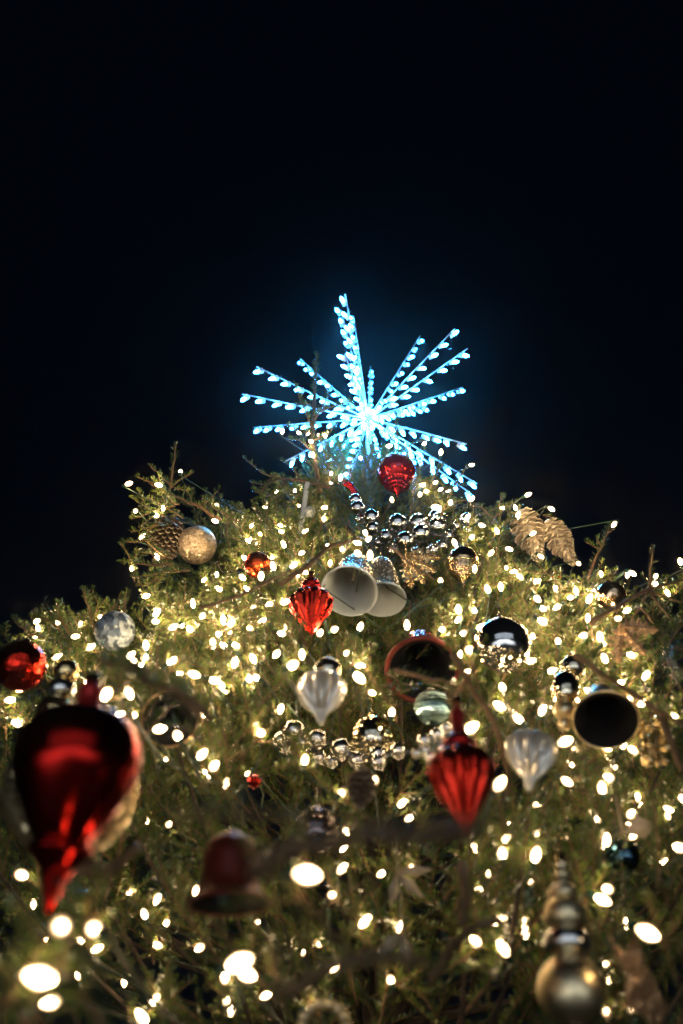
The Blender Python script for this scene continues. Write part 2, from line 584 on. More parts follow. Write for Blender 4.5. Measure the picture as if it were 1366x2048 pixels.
def spray_mesh(seed, L, dens=470):
    g = random.Random(seed)
    mb = MB()
    up = Vector((0, 0, 1))
    stem = bent(Vector((0, 0, 0)), Vector((1, 0, 0.0)), L, 0.32, 8, g, 0.02)
    mb.tube(stem, 0.0034 * (L / 0.5) ** 0.5, 0.0014, 5, 0)
    needles_along(mb, stem, g, dens, 0.025, 0.0024, up, 0.05)
    k = int(L / 0.042)
    for i in range(2, k):
        s = i / k
        seg = s * 8
        j = min(7, int(seg))
        p = stem[j].lerp(stem[j + 1], seg - j)
        t = (stem[j + 1] - stem[j]).normalized()
        side = 1 if i % 2 else -1
        b = Vector((0, side, 0))
        l2 = (0.50 * L * (1 - s) + 0.045) * g.uniform(0.7, 1.15)
        d = (t * g.uniform(0.75, 1.05) + b * g.uniform(0.75, 1.0) + up * g.uniform(-0.12, 0.12))
        tw = bent(p, d, l2, g.uniform(0.1, 0.45), 4, g)
        mb.tube(tw, 0.0019, 0.0010, 4, 0)
        needles_along(mb, tw, g, dens, 0.024, 0.0024, up, 0.06)
        if l2 > 0.13:
            for q in range(1 + int(l2 > 0.2) * 2):
                f = 0.3 + 0.2 * q
                a = int(f * 4)
                p2 = tw[a].lerp(tw[a + 1], f * 4 - a)
                t2 = (tw[a + 1] - tw[a]).normalized()
                sd2 = 1 if q % 2 else -1
                d2 = t2 + Vector((-t2.y, t2.x, 0)) * sd2 * 0.9 + up * g.uniform(0, 0.25)
                tw2 = bent(p2, d2, l2 * (0.55 - 0.1 * q), 0.25, 3, g)
                mb.tube(tw2, 0.0014, 0.0009, 4, 0)
                needles_along(mb, tw2, g, dens, 0.022, 0.0023, up, 0.06)
    return mb.mesh('needle_spray', [M['twig'], M['needle']], False)

SPRAYS = [(L, spray_mesh(20 + i, L)) for i, L in enumerate((0.30, 0.34, 0.38, 0.44, 0.48, 0.54))]

tree = thing('fir_tree', 'tall dark green fir with brown twigs, hung with ornaments and light strings', 'christmas tree', (AX, AY, 0))
g = random.Random(3)
b = MB()
tp = [Vector((AX + 0.02 * math.sin(z * 1.3), AY + 0.02 * math.cos(z * 1.7), z)) for z in [AZ * k / 14 for k in range(15)]]
b.tube(tp, 0.17, 0.014, 12, 0)
put('trunk', b.mesh('trunk', M['bark']), tree, Matrix.Identity(4))

def spray_matrix(p, d, scale, roll):
    x = d.normalized()
    z = Vector((0, 0, 1)) - x * x.z
    if z.length < 0.05: z = Vector((0, -1, 0)) - x * (-x.y)
    z.normalize()
    y = z.cross(x)
    m = Matrix((x, y, z)).transposed().to_4x4() @ Matrix.Rotation(roll, 4, 'X') @ Matrix.Diagonal((scale, scale, scale, 1))
    m.translation = p
    return m

SKYLINE = [(-400, 1330), (0, 1240), (60, 1228), (120, 1198), (236, 1178), (238, 1080), (255, 965), (345, 945), (440, 990), (480, 1015), (495, 940), (560, 935), (625, 890), (735, 868), (830, 895), (870, 930), (960, 1000), (1060, 1012), (1130, 1065), (1150, 1115), (1200, 1140), (1300, 1160), (1366, 1150), (1800, 1190)]
def over_skyline(p):
    x, y, d = proj(p)
    if d < 0.1: return False
    for (x0, y0), (x1, y1) in zip(SKYLINE, SKYLINE[1:]):
        if x0 <= x <= x1:
            return y < y0 + (y1 - y0) * (x - x0) / max(1, x1 - x0) - 6
    return False
from mathutils import noise as mnoise
n_branch = 0
n_spray = 0
tocam = math.atan2(-AY, -AX)            # azimuth from the trunk to the camera
t = 0.16
wh = 0
while t < 4.3:
    r = rho(t)
    step_arc = 0.27 + 0.05 * t
    n = max(5, int(2 * math.pi * r / step_arc))
    for k in range(n):
        az = 2 * math.pi * (k + 0.5 * (wh % 2) + g.uniform(-0.3, 0.3)) / n
        da = (az - tocam + math.pi) % (2 * math.pi) - math.pi
        front = abs(da) < R(100)
        if not front and g.random() < 0.72:
            continue
        if front and t > 3.6 and abs(da) > R(75):
            continue
        tt = t + g.uniform(-0.1, 0.1)
        rr = rho(tt, az) * g.uniform(0.86, 1.02)
        rr = max(0.05, rr - 0.16 * max(0.0, 1 - tt / 1.6)) * g.uniform(0.93, 1.05)
        out = Vector((math.cos(az), math.sin(az), 0))
        climb = 0.55 - 0.10 * t if t < 3 else 0.22
        tip = Vector((AX, AY, AZ - tt)) + out * rr
        root = Vector((AX, AY, AZ - tt - climb * rr))
        root.z = max(root.z, 0.3)
        # a limb: starts out flat and turns up towards its tip
        pts = []
        for q in range(7):
            s = q / 6
            p = root.lerp(tip, s) + Vector((0, 0, -0.10 * rr * math.sin(math.pi * s)))
            p += Vector((g.uniform(-1, 1), g.uniform(-1, 1), 0)) * 0.012 * rr
            pts.append(p)
        x, y, d = proj(tip)
        if d < 0.62 and -900 < x < 2300 and y < 3000:
            continue
        if math.hypot(tip.x - CAM.x, tip.y - CAM.y) < 0.75:
            continue
        # outer limb end must not cross an ornament's face
        while len(pts) > 3 and (blocked(pts[-1], 4) or (abs(da) < R(115) and over_skyline(pts[-1]))):
            pts = pts[:-1]
        if sum(blocked(p, 2) for p in pts) > 0:
            continue
        todo = []
        dirn = (pts[-1] - pts[-2]).normalized()
        side = dirn.cross(Vector((0, 0, 1))).normalized()
        slots = [(1.0, 0.0)]
        for s in (0.88, 0.72, 0.56, 0.40):
            if rr * (1 - s) < 0.75:
                slots += [(s, 1), (s, -1)]
        for (s, sg) in slots:
            if not front and s < 0.7:
                continue
            q = s * (len(pts) - 1)
            i = min(len(pts) - 2, int(q))
            p = pts[i].lerp(pts[i + 1], q - i)
            if s == 1.0:
                p = p - dirn * 0.20
            dd = (dirn + side * sg * g.uniform(0.6, 1.1) + Vector((0, 0, g.uniform(-0.15, 0.35)))).normalized()
            L, me = SPRAYS[g.randrange(len(SPRAYS))]
            sc_ = g.uniform(0.8, 1.1) * (0.75 if rr < 0.5 else 1.0)
            e = p + dd * L * sc_
            c = p + dd * L * sc_ * 0.5
            sm_ = spray_matrix(p, dd, sc_, 0)
            if da and abs(da) < R(115) and sum(over_skyline(sm_ @ Vector((L * fx, L * fy, 0.12 * L * fx))) for fx, fy in ((.5, 0), (1.05, 0), (.6, .28), (.6, -.28), (.85, .15), (.85, -.15))) > 0 and g.random() < 0.95:
                continue
            gap = mnoise.noise(c * (2.6 if tt > 1.9 else 3.2) + Vector((3.1, 0, 7.7)))
            if front and gap < (-0.13 if tt > 1.9 else -0.20):
                continue
            if any(blocked(sm_ @ Vector((L * fx, L * fy, 0.1 * L * fx)), 5) for fx, fy in
                   ((0, 0), (.25, 0), (.5, 0), (.75, 0), (1.05, 0), (.3, .2), (.3, -.2), (.5, .3), (.5, -.3), (.75, .22), (.75, -.22), (.9, .12), (.9, -.12))):
                continue
            if proj(e)[2] < 0.6 or proj(c)[2] < 0.6:
                continue
            todo.append((me, spray_matrix(p, dd, sc_, g.uniform(-0.5, 0.5))))
        if not todo:
            continue
        mb = MB()
        rad = 0.005 + 0.0045 * rr
        mb.tube(pts, rad, 0.0035, 6, 0)
        br = put('branch', mb.mesh('branch', M['bark'] if rr > 0.7 else M['twig']), tree, Matrix.Identity(4))
        n_branch += 1
        for me, sm_ in todo:
            put('needle_spray', me, br, sm_)
            n_spray += 1
    t += 0.16 + 0.03 * t
    wh += 1
print('branches', n_branch, 'sprays', n_spray)

def shoot(pix, r0, r1, dens=210, Ln=0.021, bare=0.0, up=(0, 0, 1), name='branch'):
    """a branch end that stands out against the sky or the lights: pix is a list of (px, py, depth)"""
    pts = [P(*q) for q in pix]
    fine = []
    for i in range(len(pts) - 1):
        for k in range(3):
            fine.append(pts[i].lerp(pts[i + 1], k / 3) + Vector((g.uniform(-1, 1), g.uniform(-1, 1), g.uniform(-1, 1))) * 0.0025)
    fine.append(pts[-1])
    mb = MB(); mb.tube(fine, r0, r1, 6, 0)
    br = put(name, mb.mesh(name, M['twig']), tree, Matrix.Identity(4))
    if dens:
        nb = MB()
        needles_along(nb, fine, g, dens * 2.0, Ln * 1.15, 0.0027, Vector(up), bare, mi=0)
        put('needles', nb.mesh('needles', M['needle'], False), br, Matrix.Identity(4))
    return br

TO = (0, -0.7, 0.7)
# the tall leader left of the star and its side twigs
shoot([(640, 985, 4.15), (626, 900, 4.2), (628, 800, 4.25), (634, 706, 4.3)], 0.012, 0.0045, 420, 0.026, up=TO)
for q in ([(627, 858, 4.2), (600, 800, 4.18), (588, 766, 4.18)], [(628, 840, 4.2), (650, 805, 4.2), (662, 775, 4.22)], [(627, 830, 4.2), (668, 812, 4.15), (704, 803, 4.1)],
          [(626, 865, 4.2), (598, 862, 4.15), (575, 850, 4.1)], [(626, 905, 4.2), (600, 880, 4.15), (578, 878, 4.15)], [(628, 880, 4.2), (655, 868, 4.15), (672, 850, 4.1)],
          [(627, 815, 4.22), (606, 806, 4.22), (592, 812, 4.2)]):
    shoot(q, 0.0045, 0.0022, 340, 0.025, up=TO)
# twigs crowding up before the lower spokes of the star
for q in ([(690, 965, 4.3), (684, 920, 4.3), (676, 885, 4.3)], [(725, 975, 4.35), (730, 925, 4.35), (722, 880, 4.35)], [(760, 965, 4.4), (752, 920, 4.4), (762, 886, 4.4)], [(840, 960, 4.35), (838, 925, 4.35), (850, 898, 4.35)],
          [(705, 960, 4.25), (700, 930, 4.25), (716, 905, 4.25)], [(660, 960, 4.2), (655, 925, 4.2), (645, 898, 4.2)], [(745, 950, 4.3), (770, 915, 4.3), (778, 892, 4.3)], [(820, 950, 4.3), (812, 915, 4.3), (822, 888, 4.3)],
          [(860, 975, 4.2), (872, 945, 4.2), (890, 925, 4.2)], [(640, 940, 4.2), (615, 925, 4.2), (596, 915, 4.2)], [(680, 935, 4.3), (665, 915, 4.3), (650, 910, 4.3)], [(735, 930, 4.3), (745, 905, 4.3), (738, 885, 4.3)], [(870, 990, 4.1), (905, 975, 4.1), (930, 970, 4.1)]):
    shoot(q, 0.0035, 0.0016, 330, up=TO)
# thin dark shoot right of the star's middle
shoot([(800, 935, 4.35), (794, 870, 4.4), (790, 806, 4.4)], 0.004, 0.0015, 210, up=TO)
shoot([(795, 905, 4.38), (830, 885, 4.35), (862, 878, 4.3)], 0.003, 0.0013, 190, up=TO)
shoot([(797, 890, 4.38), (772, 868, 4.35), (760, 850, 4.35)], 0.003, 0.0013, 190, up=TO)
# drooping branch at the left shoulder of the top
shoot([(660, 975, 4.0), (615, 963, 4.0), (560, 958, 3.95), (525, 945, 3.95), (487, 915, 3.95)], 0.008, 0.003, 190, up=TO)
for q in ([(560, 958, 3.95), (530, 970, 3.9), (502, 965, 3.9)], [(545, 952, 3.95), (520, 985, 3.9), (509, 984, 3.9)], [(575, 960, 3.95), (548, 985, 3.9), (528, 996, 3.9)], [(600, 962, 4.0), (585, 930, 4.0), (560, 920, 4.0)]):
    shoot(q, 0.004, 0.0018, 230, up=TO)
# the outlying branch on the left with the glitter ball
shoot([(440, 1040, 3.4), (395, 1012, 3.45), (340, 990, 3.5), (296, 965, 3.5)], 0.008, 0.003, 260, up=TO)
shoot([(338, 985, 3.5), (346, 935, 3.5), (353, 888, 3.5)], 0.005, 0.002, 230, up=TO)
for q in ([(342, 972, 3.5), (320, 950, 3.5), (300, 932, 3.5)], [(340, 973, 3.5), (365, 958, 3.5), (386, 945, 3.5)], [(345, 975, 3.45), (362, 978, 3.42), (378, 982, 3.4)], [(310, 968, 3.5), (290, 960, 3.48), (274, 954, 3.46)],
          [(396, 1015, 3.45), (418, 1000, 3.45), (440, 976, 3.45)], [(350, 1012, 3.4), (300, 1025, 3.35), (262, 1038, 3.35)], [(330, 1030, 3.4), (300, 1060, 3.35), (285, 1078, 3.3)],
          [(300, 1080, 3.3), (265, 1084, 3.25), (240, 1086, 3.25)], [(240, 1086, 3.25), (255, 1105, 3.25), (268, 1130, 3.25)], [(345, 1128, 3.2), (300, 1130, 3.2), (266, 1128, 3.2)],
          [(380, 1140, 3.2), (320, 1145, 3.15), (270, 1155, 3.15)], [(330, 1150, 3.1), (300, 1165, 3.1), (274, 1172, 3.1)], [(360, 1020, 3.5), (345, 1040, 3.5), (330, 1060, 3.5)], [(360, 1010, 3.5), (320, 1000, 3.5), (290, 1010, 3.5)],
          [(310, 1050, 3.4), (280, 1060, 3.4), (262, 1064, 3.4)], [(350, 1140, 3.3), (310, 1110, 3.3), (280, 1104, 3.3)], [(340, 1120, 3.3), (300, 1090, 3.35), (280, 1070, 3.35)]):
    shoot(q, 0.0042, 0.0018, 260, up=TO)
# tips along the left skyline
for q in ([(190, 1265, 2.75), (178, 1215, 2.75), (165, 1178, 2.75)], [(140, 1270, 2.65), (120, 1235, 2.65), (112, 1204, 2.65)], [(248, 1235, 2.85), (250, 1205, 2.85), (253, 1182, 2.85)], [(80, 1275, 2.5), (48, 1258, 2.5), (26, 1236, 2.5)],
          [(120, 1255, 2.6), (90, 1240, 2.6), (62, 1232, 2.6)], [(210, 1240, 2.75), (226, 1215, 2.75), (230, 1208, 2.75)]):
    shoot(q, 0.004, 0.0018, 330, up=TO)
# shoots along the right skyline
shoot([(1176, 1160, 3.0), (1194, 1110, 3.0), (1210, 1075, 3.0), (1222, 1050, 3.0)], 0.005, 0.0022, 170, up=TO)
for q in ([(1201, 1100, 3.0), (1188, 1092, 3.0), (1172, 1084, 3.0)], [(1204, 1095, 3.0), (1198, 1084, 3.0), (1193, 1076, 3.0)], [(1215, 1065, 3.0), (1222, 1062, 3.0), (1230, 1058, 3.0)],
          [(1218, 1165, 2.95), (1228, 1148, 2.95), (1233, 1138, 2.95)], [(980, 1045, 3.75), (1010, 1015, 3.75), (1056, 990, 3.75)], [(998, 1030, 3.75), (1000, 1005, 3.75), (1002, 990, 3.75)], [(985, 1035, 3.75), (962, 1015, 3.75), (940, 1012, 3.8)],
          [(900, 985, 4.0), (920, 955, 4.0), (938, 928, 4.0)], [(905, 990, 4.0), (880, 965, 4.0), (862, 945, 4.0)], [(1085, 1030, 3.7), (1105, 1035, 3.7), (1125, 1050, 3.7)], [(890, 1010, 3.95), (925, 1000, 3.95), (960, 1010, 3.95)]):
    shoot(q, 0.004, 0.0017, 200, up=TO)
shoot([(1180, 1245, 2.45), (1250, 1205, 2.5), (1300, 1178, 2.55), (1366, 1160, 2.6)], 0.007, 0.003, 90, up=TO)
shoot([(1300, 1178, 2.55), (1302, 1140, 2.55), (1307, 1096, 2.55)], 0.0045, 0.002, 110, up=(1, 0, 0))
for q in ([(1300, 1180, 2.55), (1320, 1212, 2.5), (1345, 1242, 2.45)], [(1300, 1182, 2.55), (1335, 1195, 2.5), (1366, 1206, 2.5)], [(1300, 1182, 2.55), (1280, 1215, 2.5), (1262, 1240, 2.5)], [(1280, 1212, 2.5), (1300, 1235, 2.45), (1306, 1248, 2.45)]):
    shoot(q, 0.004, 0.002, 70, up=TO)
for q in ([(1366, 1380, 2.0), (1345, 1340, 2.1), (1330, 1300, 2.2)], [(1366, 1340, 2.1), (1340, 1320, 2.15), (1325, 1330, 2.15)], [(1366, 1300, 2.2), (1350, 1295, 2.2), (1335, 1305, 2.2)]):
    shoot(q, 0.004, 0.002, 330, up=TO)
# needled twigs lapping over the lower lip of the red bell and across the dark bell
for q in ([(765, 1372, 2.3), (795, 1366, 2.25), (826, 1372, 2.2)], [(915, 1385, 2.3), (880, 1374, 2.25), (845, 1366, 2.2)], [(775, 1345, 2.3), (792, 1358, 2.25), (806, 1380, 2.2)], [(925, 1362, 2.3), (908, 1372, 2.25), (896, 1385, 2.2)], [(790, 1385, 2.3), (815, 1378, 2.25), (838, 1376, 2.2)],
          [(290, 1470, 1.75), (315, 1440, 1.72), (345, 1412, 1.7)], [(395, 1478, 1.75), (370, 1455, 1.72), (340, 1450, 1.7)], [(285, 1440, 1.75), (300, 1420, 1.72), (322, 1396, 1.7)], [(400, 1440, 1.75), (385, 1425, 1.72), (372, 1400, 1.7)]):
    shoot(q, 0.003, 0.0016, 300, up=TO)
# bare brown branches crossing in front of the lights
shoot([(905, 1310, 1.9), (940, 1370, 1.85), (985, 1440, 1.8), (1010, 1510, 1.75), (1018, 1590, 1.7)], 0.0065, 0.004, 60)
shoot([(895, 1405, 1.85), (925, 1370, 1.85), (950, 1330, 1.85)], 0.006, 0.003, 60)
shoot([(1150, 1310, 1.95), (1230, 1365, 1.9), (1300, 1410, 1.85), (1366, 1450, 1.8)], 0.006, 0.004, 110)
shoot([(1318, 1420, 1.85), (1340, 1480, 1.8), (1366, 1540, 1.75)], 0.008, 0.006, 30)
shoot([(400, 1215, 2.35), (470, 1195, 2.35), (545, 1160, 2.4), (585, 1140, 2.4)], 0.005, 0.003, 130)
shoot([(560, 1170, 2.5), (620, 1130, 2.5), (660, 1092, 2.6), (720, 1075, 2.6)], 0.009, 0.005, 220, up=TO)
shoot([(780, 1095, 2.7), (820, 1125, 2.65), (868, 1160, 2.6)], 0.004, 0.003, 20)
shoot([(790, 1338, 1.95), (840, 1355, 1.9), (880, 1362, 1.9), (935, 1380, 1.9)], 0.005, 0.003, 60)
shoot([(340, 1625, 0.62), (520, 1628, 0.62), (740, 1642, 0.62), (980, 1640, 0.62)], 0.0022, 0.0018, 40)
shoot([(500, 1745, 0.66), (590, 1690, 0.65), (760, 1668, 0.64), (960, 1672, 0.64)], 0.0075, 0.004, 0)
shoot([(560, 1990, 0.8), (690, 1925, 0.8), (800, 1912, 0.8), (860, 1935, 0.8)], 0.0055, 0.004, 40)
shoot([(150, 1735, 1.3), (230, 1738, 1.3), (275, 1690, 1.3)], 0.009, 0.007, 0)
shoot([(860, 1960, 1.35), (900, 1895, 1.35), (940, 1860, 1.3), (1000, 1838, 1.3)], 0.008, 0.005, 50)
shoot([(925, 1730, 1.4), (932, 1790, 1.35), (925, 1850, 1.3)], 0.009, 0.007, 0)
shoot([(300, 1345, 1.6), (250, 1330, 1.6), (200, 1320, 1.6)], 0.007, 0.004, 420, 0.026)
shoot([(420, 1440, 1.2), (350, 1380, 1.2), (280, 1355, 1.2)], 0.007, 0.004, 420, 0.026)
shoot([(60, 2060, 0.95), (75, 2010, 1.0), (95, 1960, 1.1)], 0.006, 0.004, 300, 0.024)

# ------------------------------------------------------------------ ornament builders
def S(px, d):
    """size in metres of px photograph pixels at depth d"""
    return px * d / FPX

def sphere_prof(r, n=16, z0=0.0, sq=1.0):
    return [(r * math.sin(math.pi * k / n), z0 - r * sq * math.cos(math.pi * k / n)) for k in range(n + 1)]

def hanger(t, m, z, r, mat='cap', hook=True):
    """metal cap with a ribbed skirt, and a wire loop above it"""
    b = MB()
    b.lathe([(0, z + r * 1.0), (r * 0.75, z + r * 0.98), (r * 0.95, z + r * 0.8), (r, z - r * 0.25), (r * 1.08, z - r * 0.4)], 18, lambda a, s: 1 + 0.05 * math.cos(9 * a) * (s > 0.4))
    cp = put('cap', b.mesh('cap', M[mat]), t, m)
    if hook:
        h = MB()
        pts = [Vector((r * 0.5 * math.cos(a), 0, z + r * 1.4 + r * 0.5 * math.sin(a))) for a in [2 * math.pi * k / 12 for k in range(13)]]
        pts += [Vector((r * 0.3, 0, z + r * 2.2)), Vector((0.1 * r, 0, z + r * 4)), Vector((-r * 0.3, 0, z + r * 5))]
        h.tube(pts, r * 0.09, None, 5)
        put('hook', h.mesh('hook', M[mat]), cp, m)

def ball(name, label, px, py, rpx, d, mat, cat='ornament', group=None, cap='cap', tilt=(0, 0, 1), body='ball', sq=1.0, mod=None, n=40):
    r = S(rpx, d)
    c = P(px, py, d)
    t = thing(name, label, cat, c, group)
    m = frame(c, tilt)
    b = MB()
    b.lathe(sphere_prof(r, 22, 0, sq), n, mod)
    put(body, b.mesh(body, M[mat]), t, m)
    if cap:
        hanger(t, m, r * sq, r * 0.2, cap)
    return t

def axis_from(top, bot, d, dbot=None):
    a = P(top[0], top[1], d)
    if dbot is not None:
        return a, P(bot[0], bot[1], dbot)
    r = ray(*bot).normalized()
    # the point of the lower sight line nearest to the plumb line through a
    w = a - CAM
    u, v = Vector((0, 0, 1)), r
    bb = u.dot(v)
    s = (v.dot(w) - bb * u.dot(w)) / (1 - bb * bb)
    return a, CAM + r * s

def finial(name, label, top, bot, d, wpx, parts, dbot=None, cat='ornament', group=None, cap='cap', n=48, hk=True):
    """parts: (part name, material, profile [(radius rel. to half width, s from bottom 0 to top 1)], flutes, depth of flutes)"""
    a, e = axis_from(top, bot, d, dbot)
    L = (a - e).length
    up = (a - e).normalized()
    hw = S(wpx, (d + (proj(e)[2])) / 2) / 2
    t = thing(name, label, cat, (a + e) / 2, group)
    m = frame(e, up)
    for (pn, mat, prof, fl, amp) in parts:
        b = MB()
        mod = None
        if fl:
            mod = lambda th, s, fl=fl, amp=amp: 1 - amp * (1 - abs(math.cos(fl * th / 2))) * min(1, 4 * s, 4 * (1 - s) + 0.2)
        pr = [(r * hw, s * L) for (r, s) in prof]
        # refine by Catmull-Rom so that the outline is smooth
        fine = []
        for i in range(len(pr) - 1):
            p0, p1, p2, p3 = pr[max(0, i - 1)], pr[i], pr[i + 1], pr[min(len(pr) - 1, i + 2)]
            for k in range(4):
                u = k / 4
                q = []
                for c in (0, 1):
                    q.append(0.5 * (2 * p1[c] + (p2[c] - p0[c]) * u + (2 * p0[c] - 5 * p1[c] + 4 * p2[c] - p3[c]) * u * u + (3 * p1[c] - p0[c] - 3 * p2[c] + p3[c]) * u ** 3))
                fine.append((max(0, q[0]), q[1]))
        fine.append(pr[-1])
        b.lathe(fine, n if not fl else max(n, fl * 6), mod)
        put(pn, b.mesh(pn, M[mat]), t, m)
    if cap:
        hanger(t, m, L, hw * 0.16, cap, hk)
    return t

def bell(name, label, mouth, wpx, top, d, dtop, mat, lining, group=None, prof=None, dimple=False, clapper=True, rim=None, rim_r=0.0022):
    c = P(mouth[0], mouth[1], d)
    a = P(top[0], top[1], dtop)
    H = (a - c).length
    r = S(wpx, d) / 2
    t = thing(name, label, 'bell', a, group)
    m = frame(c, (a - c))
    prof = prof or [(1.0, 0.0), (0.90, 0.10), (0.78, 0.28), (0.70, 0.50), (0.62, 0.72), (0.48, 0.90), (0.26, 0.985), (0.0, 1.0)]
    fine = []
    for i in range(len(prof) - 1):
        for k in range(4):
            u = k / 4
            fine.append((prof[i][0] + (prof[i + 1][0] - prof[i][0]) * u, prof[i][1] + (prof[i + 1][1] - prof[i][1]) * u))
    fine.append(prof[-1])
    b = MB()
    if dimple:
        rows, n = 40, 64
        pr = []
        for i in range(rows + 1):
            s = i / rows
            q = s * (len(fine) - 1); j = min(len(fine) - 2, int(q))
            pr.append((fine[j][0] + (fine[j + 1][0] - fine[j][0]) * (q - j), fine[j][1] + (fine[j + 1][1] - fine[j][1]) * (q - j)))
        b.lathe([(x * r, z * H) for x, z in pr], n * 2, lambda th, s: 1 + 0.022 * math.cos(32 * th) * math.cos(s * rows * math.pi / 2))
    else:
        b.lathe([(x * r, z * H) for x, z in fine], 56)
    put('shell', b.mesh('shell', M[mat]), t, m)
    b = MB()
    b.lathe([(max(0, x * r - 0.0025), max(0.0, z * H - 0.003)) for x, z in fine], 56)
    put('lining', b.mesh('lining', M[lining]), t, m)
    b = MB()
    pts = [Vector((r * math.cos(x), r * math.sin(x), 0)) for x in [2 * math.pi * k / 48 for k in range(49)]]
    b.tube(pts, rim_r, None, 8, 0, False)
    put('rim', b.mesh('rim', M[rim or mat]), t, m)
    if clapper:
        b = MB()
        b.tube([Vector((0, 0, H * 0.95)), Vector((0, 0, H * 0.30))], r * 0.045, r * 0.055, 8)
        cl = put('clapper', b.mesh('clapper', M[mat]), t, m)
        b = MB(); b.lathe(sphere_prof(r * 0.055, 8, H * 0.28), 10)
        put('tip', b.mesh('tip', M['dark']), cl, m)
    hanger(t, m, H, r * 0.12, 'cap')
    return t

def cone(name, label, top, bot, d, dbot, wpx, mat, n_sc, tipmat=None, each=True, group=None, sk=1.0):
    """a conifer cone: spindle core and spirally set scales; each scale a part where they can be told apart"""
    a, e = P(*top, d), P(*bot, dbot)
    L = (a - e).length
    hw = S(wpx, d) / 2
    t = thing(name, label, 'pine cone', (a + e) / 2, group)
    m = frame(a, e - a)                  # z runs from the stalk to the tip
    def rad(s):
        return hw * (0.62 + 0.38 * math.sin(math.pi * min(1, s * 1.25 + 0.12))) * (1 if s < 0.75 else 1 - ((s - 0.75) / 0.25) ** 2 * 0.65)
    b = MB()
    b.lathe([(0, -0.01 * L)] + [(rad(k / 10) * 0.55, L * k / 10 * 0.96) for k in range(11)] + [(0, L * 0.97)], 14)
    put('core', b.mesh('core', M[mat]), t, m)
    sb = MB()
    sw, sl, th = hw * 0.52 * sk, hw * (0.55 + 0.30 * sk), hw * 0.10
    rows = [(0, 0.30), (0.42, 0.54), (0.76, 0.62), (1.0, 0.40)]
    for lay in (0, 1):
        for (q, w) in rows:
            for x in (-1, -0.4, 0.4, 1):
                sb.v.append(Vector((q * sl, x * w * sw, (0.16 * q * q) * sl + (th if lay else 0) * (1.1 - 0.4 * q) - 0.12 * abs(x) ** 2 * sl * q)))
    nq = len(rows)
    for i in range(nq - 1):
        for j in range(3):
            k = i * 4 + j
            sb.f.append((k, k + 4, k + 5, k + 1)); sb.m.append(0)
            k += nq * 4
            sb.f.append((k, k + 1, k + 5, k + 4)); sb.m.append(1 if tipmat and i == nq - 2 else 0)
    o = nq * 4
    for j in range(3):
        k = (nq - 1) * 4 + j
        sb.f.append((k, k + o, k + o + 1, k + 1)); sb.m.append(1 if tipmat else 0)
    for i in range(nq - 1):
        for e0 in (0, 3):
            k = i * 4 + e0
            q = (k, k + o, k + o + 4, k + 4)
            sb.f.append(q if e0 == 3 else tuple(reversed(q))); sb.m.append(0)
    mats = [M[mat], M[tipmat or mat]]
    sm = sb.mesh('scale', mats)
    gg = random.Random(int(top[0]))
    big = MB()
    for i in range(n_sc):
        s = (i + 0.5) / n_sc
        ang = i * 2.39996
        r = rad(s)
        z = L * (0.02 + 0.93 * s)
        k = (0.72 + 0.28 * math.sin(math.pi * min(1, s + 0.2))) * gg.uniform(0.92, 1.1)
        tilt = R(22 + 34 * s + gg.uniform(-6, 6))
        lm = Matrix.Translation((0, 0, z)) @ Matrix.Rotation(ang, 4, 'Z') @ Matrix.Translation((r * 0.36, 0, 0)) @ Matrix.Rotation(-tilt, 4, 'Y') @ Matrix.Diagonal((k * r / hw + 0.15, k, k, 1))
        if each:
            put('scale', sm, t, m @ lm)
        else:
            o2 = len(big.v)
            big.v += [lm @ x for x in sb.v]
            big.f += [tuple(o2 + y for y in f) for f in sb.f]
            big.m += sb.m
    if not each:
        put('scales', big.mesh('scales', mats), t, m)['kind'] = 'stuff'
    b = MB()
    b.tube([Vector((0, 0, 0.0)), Vector((0, 0, -0.02)), Vector((0.004, 0, -0.045))], 0.004, 0.002, 6)
    put('stalk', b.mesh('stalk', M['twig']), t, m)
    return t

def leaf_mesh(outline, thick, bend, mat, name='leaf'):
    """outline: [(x along, half width)] with lobes; a bent blade with thickness and a raised midrib"""
    b = MB()
    n = len(outline)
    for lay in (0, 1):
        for (x, w) in outline:
            for y in (-1, -0.5, 0, 0.5, 1):
                z = bend * x * x * 4 - 0.35 * abs(y * w) + (thick if lay else 0) + (thick * 1.5 if lay and y == 0 else 0)
                b.v.append(Vector((x, y * w, z)))
    o = n * 5
    for i in range(n - 1):
        for j in range(4):
            k = i * 5 + j
            b.f.append((k, k + 1, k + 6, k + 5)); b.m.append(0)
            k += o
            b.f.append((k, k + 5, k + 6, k + 1)); b.m.append(0)
        for j in (0, 4):
            k = i * 5 + j
            q = (k, k + 5, k + o + 5, k + o)
            b.f.append(q if j == 0 else tuple(reversed(q))); b.m.append(0)
    return b.mesh(name, M[mat], False)

def oak(L, lobes, w):
    out = [(0, 0.004 * L / 0.1)]
    for i in range(lobes * 4 + 1):
        s = i / (lobes * 4)
        env = w * math.sin(math.pi * (0.12 + 0.86 * s)) ** 0.7
        out.append((L * (0.08 + 0.9 * s), max(0.002, env * (0.66 + 0.34 * math.cos(2 * math.pi * lobes * s + math.pi)))))
    out.append((L, 0.001))
    return out

# ------------------------------------------------------------------ the ornaments
DP = DEPTH
